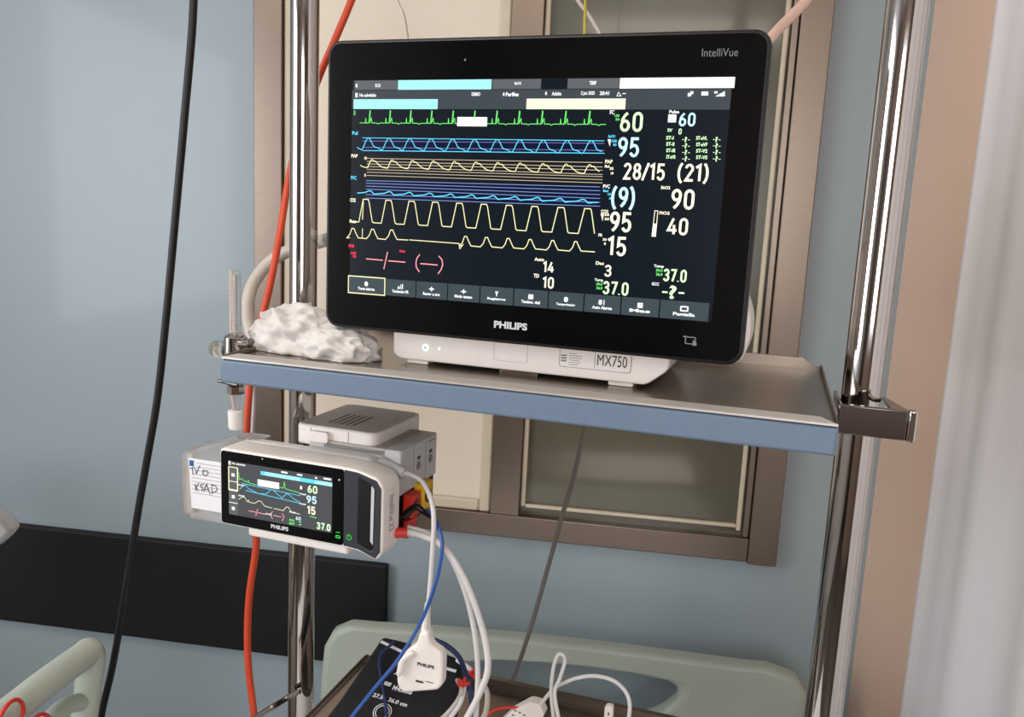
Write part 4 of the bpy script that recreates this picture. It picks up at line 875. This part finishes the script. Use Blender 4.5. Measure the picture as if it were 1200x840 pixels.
m = MB(); m.prism(A, rpoly([A.pn(x, y, 1.0) for x, y in ((707.5,848),(709,828),(711,826),(717,826.5),(718.5,829),(718,848))], .001, 2), .998, 1.006); m.build('body', 'white_pl', t, bevel=.001)
m = MB(); a = A.pn(713, 836.5, .9975); m.box(A, a[0]-.001, a[0]+.001, .9976, .9982, a[1]-.002, a[1]+.002); m.build('contact_hole', 'print_dark', t)

# ================================================================== CRUMPLED TISSUE ON THE SHELF
def crumple(u, n, ru, rn, h, seed, label, amp=.35):
    bm = bmesh.new(); bmesh.ops.create_icosphere(bm, subdivisions=5, radius=1)
    for v in bm.verts:
        d = v.co.normalized(); q = d*1.9+Vector((seed, seed*1.7, -seed)); s_ = 1.0
        s_ += amp*(1-2*abs(noise.noise(q*.9)))*.7 + amp*.42*(1-2.4*abs(noise.noise(q*2.1))) + amp*.07*(1-2*abs(noise.noise(q*5.0)))
        x, y, z = d.x*ru*s_, d.y*rn*s_, d.z*h*s_
        v.co = Vector((x, y, max(z, -h*.28)))
    me = bpy.data.meshes.new('crumpled_tissue'); bm.to_mesh(me); bm.free(); me.materials.append(M['tissue'])
    me.polygons.foreach_set('use_smooth', [True]*len(me.polygons))
    o = bpy.data.objects.new('crumpled_tissue', me); COL.objects.link(o); zmin = min(v.co.z for v in me.vertices)
    o.location = B.w(u, n, Z1-.0015-zmin); o.rotation_euler = (0, 0, R_(-9))
    return tag(o, label, 'tissue', 'crumpled white tissues on the shelf')
a = B.pz(345, 408, Z1); b = B.pz(404, 414, Z1)
crumple(a[0]+.006, a[1]+.004, .052, .036, .037, 3.1, 'crumpled white tissue at the left end of the shelf, larger clump')
crumple(b[0]+.004, b[1]-.02, .042, .026, .026, 8.4, 'crumpled white tissue beside the monitor base, smaller clump')

# ================================================================== FLOWMETER WITH HUMIDIFIER BOTTLE
NF = .872
fu, fz = B.pn(276, 398, NF)
t = thing('oxygen_flowmeter', B.w(fu, NF, fz-.05), 'chrome oxygen flowmeter with clear scale tube clamped at the shelf left end', 'flowmeter')
zf = lambda y, x=276: B.pn(x, y, NF)[1]
m = MB(); m.rev(B.w(fu, NF, zf(392)), (0,0,1), [(0,.0075),(zf(317)-zf(392),.0075)], 28); m.build('scale_tube', 'clear', t)
m = MB()
for i in range(12):
    z = lerp(zf(385), zf(330), i/11); m.box(B, fu-.001, fu+.0035, NF-.0078, NF-.0076, z, z+.0005)
m.build('scale_marks', 'print_grey', t, smooth=0)
m = MB(); m.rev(B.w(fu, NF, zf(405)), (0,0,1), [(0,.003),(zf(322)-zf(405),.0025)], 12); m.build('inner_tube', 'grey_pl', t)
m = MB(); m.rev(B.w(fu, NF, zf(425)), (0,0,1), [(0,.0140),(zf(395)-zf(425),.0140),(zf(392)-zf(425),.011),(zf(389)-zf(425),.003)], 32); m.build('valve_body', 'chrome', t)
m = MB(); m.box(B, fu+.004, fu+.026, NF-.010, NF+.012, zf(405), zf(396)); m.build('wall_adapter', 'dark_chrome', t, bevel=.003)
m = MB(); m.rev(B.w(fu-.012, NF, zf(411)), -B.R, [(0,.007),(.003,.0085),(.004,.0115),(.018,.0105),(.022,.008)], 28); m.build('control_knob', 'clear', t)
m = MB(); m.rev(B.w(fu-.010, NF, zf(411)), -B.R, [(0,.0075),(.006,.0075)], 28); m.build('knob_collar', 'black_pl', t)
m = MB(); m.rev(B.w(fu, NF, zf(461)), (0,0,1), [(0,.010),(.001,.0115),(.010,.0115),(.012,.009),(zf(425)-zf(461),.006)], 8); m.build('outlet_nut', 'chrome', t)
m = MB(); m.cyl(B.w(fu-.019, NF-.010, zf(446)), B.w(fu+.01, NF-.010, zf(449)), .0022, seg=12); m.build('clamp_screw', 'dark_chrome', t)
hb = thing('humidifier_bottle', B.w(fu, NF, zf(606)), 'translucent humidifier bottle with handwritten label hanging left of the small monitor', 'bottle')
m = MB(); m.rev(B.w(fu, NF, zf(481)), (0,0,1), [(0,.0045),(.008,.0055),(zf(461)-zf(481),.0080)], 24); m.build('neck', 'milky', hb)
m = MB(); m.rev(B.w(fu, NF, zf(502)), (0,0,1), [(0,.0085),(.003,.0095),(zf(481)-zf(502),.0102),(zf(480)-zf(502),.006)], 28); m.build('cap', 'white_pl', hb)
NBt = .914
q0 = B.pn(221, 570, NBt)[0]; q1 = B.pn(292, 560, NBt)[0]
zbt = B.pn(235, 608, NBt-.02)[1]; zsh = B.pn(240, 528, NBt)[1]; ztop = B.pn(262, 500, NBt)[1]
def loft(levels, name, mt, par):
    m = MB(); k = None
    for (uc, nc_, ru, rn, z) in levels:
        k = 32; 
        for i in range(k):
            a_ = 2*math.pi*i/k; ca, sa_ = math.cos(a_), math.sin(a_); e = .55
            m.v.append(B.w(uc+ru*math.copysign(abs(ca)**e, ca), nc_+rn*math.copysign(abs(sa_)**e, sa_), z))
    L = len(levels)
    for j in range(L-1):
        for i in range(k): m.f.append((j*k+i, j*k+(i+1)%k, (j+1)*k+(i+1)%k, (j+1)*k+i)); m.m.append(0)
    m.f.append(tuple(reversed(range(k)))); m.f.append(tuple((L-1)*k+i for i in range(k))); m.m += [0, 0]
    return m.build(name, mt, par, smooth=50)
uc = (q0+q1)/2
loft([(uc,NBt,(q1-q0)/2-.004,.022,zbt),(uc,NBt,(q1-q0)/2,.026,zbt+.006),(uc,NBt,(q1-q0)/2,.026,zsh-.004),(uc+.008,NBt,(q1-q0)/2-.014,.023,zsh+.010),(fu+.006,NBt-.012,.018,.018,ztop-.004),(fu+.003,NBt-.022,.013,.012,ztop+.0)], 'bottle_body', 'milky', hb)
ln_ = NBt-.0275
la_ = B.pn(220.5, 536, ln_); lb_ = B.pn(262, 540, ln_); lz_ = B.pn(226, 595, ln_)[1]
m = MB(); m.flat(B, [(la_[0]+.004, lz_), (lb_[0], lz_), (lb_[0], la_[1]), (la_[0]+.0005, la_[1])], ln_, 0)
m.flat(B, [(la_[0]+.002, la_[1]-.011), (la_[0]+.009, la_[1]-.011), (la_[0]+.009, la_[1]-.003), (la_[0]+.002, la_[1]-.003)], ln_-.0002, 1)
for i in range(9):
    z = la_[1]-.006-i*.0052; m.flat(B, [(la_[0]+(.013 if i < 3 else .006), z), (lb_[0]-.004, z), (lb_[0]-.004, z+.0006), (la_[0]+(.013 if i < 3 else .006), z+.0006)], ln_-.0002, 2)
m.build('paper_label', ['paper', 'label_blue', 'print_grey'], hb, smooth=0, label='white paper label')
m = MB()
def stroke(pts, w_=.0011):
    P = [B.pn(x, y, ln_-.0004) for x, y in pts]
    for (a_, b_) in zip(P[:-1], P[1:]):
        d = Vector(b_)-Vector(a_); 
        if d.length < 1e-6: continue
        d.normalize(); o = Vector((-d.y, d.x))*w_/2; e = d*w_*.3; A_ = Vector(a_)-e; B_ = Vector(b_)+e
        m.flat(B, [tuple(A_+o), tuple(A_-o), tuple(B_-o), tuple(B_+o)], ln_-.0004)
stroke([(222.5,549),(227.5,547.5)]); stroke([(225.5,548.5),(226,556)]); stroke([(228.5,548),(230,555),(234,545.5)]); stroke([(238,550),(237.5,555),(241,557.5),(244,555),(243,551.5),(239,551.5)])
stroke([(228.5,567),(229.5,575)]); stroke([(233,566),(229.5,571),(232.5,575)]); stroke([(239,567),(235,568),(235.5,571),(238,572),(236,575)]); stroke([(238.5,576),(242,567),(246,579)]); stroke([(239.5,573.5),(245,573)]); stroke([(248,568),(248.5,577)]); stroke([(247.5,568),(252,569),(254.5,572.5),(253,576),(248,578)])
m.build('handwriting', 'marker', hb, smooth=0)

# ================================================================== BED
YB = 1.56
bed = thing('hospital_bed', R0.w(-.13, YB-.1, -H), 'pale green hospital bed whose headboard and side rail show at the bottom', 'bed')
def hb_(px, py, y=YB): return R0.pn(px, py, y)
out_ = [(373,860),(374,800),(378,760),(388,742),(405,735),(430,737),(500,741),(600,749),(700,760),(800,773),(880,784),(905,786),(935,797),(947,815),(952,860)]
inn_ = [(480,870),(490,820),(500,795),(512,784),(530,779),(560,777),(590,776),(640,779),(690,784),(740,791),(780,799),(796,808),(793,822),(775,836),(740,850)]
m = MB(); zlow = -.98
po = [hb_(*p_) for p_ in out_]; pi = [hb_(*p_) for p_ in inn_]
po = [(po[0][0], zlow-.32)]+po[1:-1]+[(po[-1][0], zlow-.32)]
m.ring(R0, po, pi, YB, YB+.045); m.build('headboard', 'bed', bed, bevel=.014, bseg=4)
# side rail along the left side
SR = -.76; zr = -.645
def sr(px, py):                                      # pixel on the plane x = SR
    d = ray(px, py); t_ = SR/d.x; return CAMLOC+d*t_
m = MB(); m.tube([sr(-70, 884), sr(0, 842), sr(50, 803), sr(95, 770), sr(104, 764), sr(107, 775), sr(104, 800), sr(98, 850), sr(92, 900)], .0205, seg=20, rfun=lambda s_: 1.0 if s_ < .45 else 1.0-.25*(s_-.45))
m.build('side_rail', 'bed', bed, smooth=80)
m = MB(); m.tube([sr(40, 868), sr(62, 840), sr(80, 826), sr(98, 822)], .013, seg=16); m.build('side_rail', 'bed', bed, smooth=80)
m = MB(); m.box(R0, SR-.008, SR+.008, .55, 1.02, -1.12, -.80); m.build('side_rail_panel', 'bed', bed, bevel=.006)
m = MB(); m.box(R0, -.58, .34, .2, YB-.03, -1.13, -.99); m.build('mattress', 'white_paint', bed, bevel=.03)
m = MB(); m.box(R0, -.60, .36, .18, YB-.01, -1.25, -1.14)
for x in (-.55, .31):
    for y in (.3, 1.4): m.box(R0, x-.03, x+.03, y-.03, y+.03, -H, -1.24)
m.box(R0, SR-.01, -.6, .6, .66, -1.2, -1.12); m.build('bed_frame', 'grey_pl', bed, bevel=.004)
# coiled red cord over the side rail
P = [sr(x, y)+Vector((.022, -.0, .0)) for x, y in ((-25,850), (-12,826), (0,817), (8,822), (9,833), (2,843), (-8,852))]
cable('red_cord', P, .0026, 'red', 'looped red cord hanging over the bed rail at lower left', 'cord')
P = [sr(x, y)+Vector((.022, 0, 0)) for x, y in ((15,850), (24,838), (32,834), (40,838), (46,850))]
cable('red_cord', P, .0026, 'red', 'short red cord bend beneath the bed rail', 'cord')
# white wrapped plastic at left edge
m = MB(); c = [R0.pn(x, y, 1.30) for x, y in ((-260,560), (-10,600), (4,611), (11,622), (4,631), (-8,642), (-250,700))]
m.prism(R0, c, 1.30, 1.33); m.add([R0.w(c[1][0], 1.29, c[1][1]), R0.w(c[3][0]-.003, 1.298, c[3][1]), R0.w(c[5][0], 1.29, c[5][1]), R0.w(c[6][0], 1.285, c[6][1]), R0.w(c[0][0], 1.285, c[0][1])], [(0,1,2,3,4)])
tag(m.build('plastic_bag', 'milky', bevel=.003), 'corner of a white plastic bag at the left edge above the wall guard', 'bag')
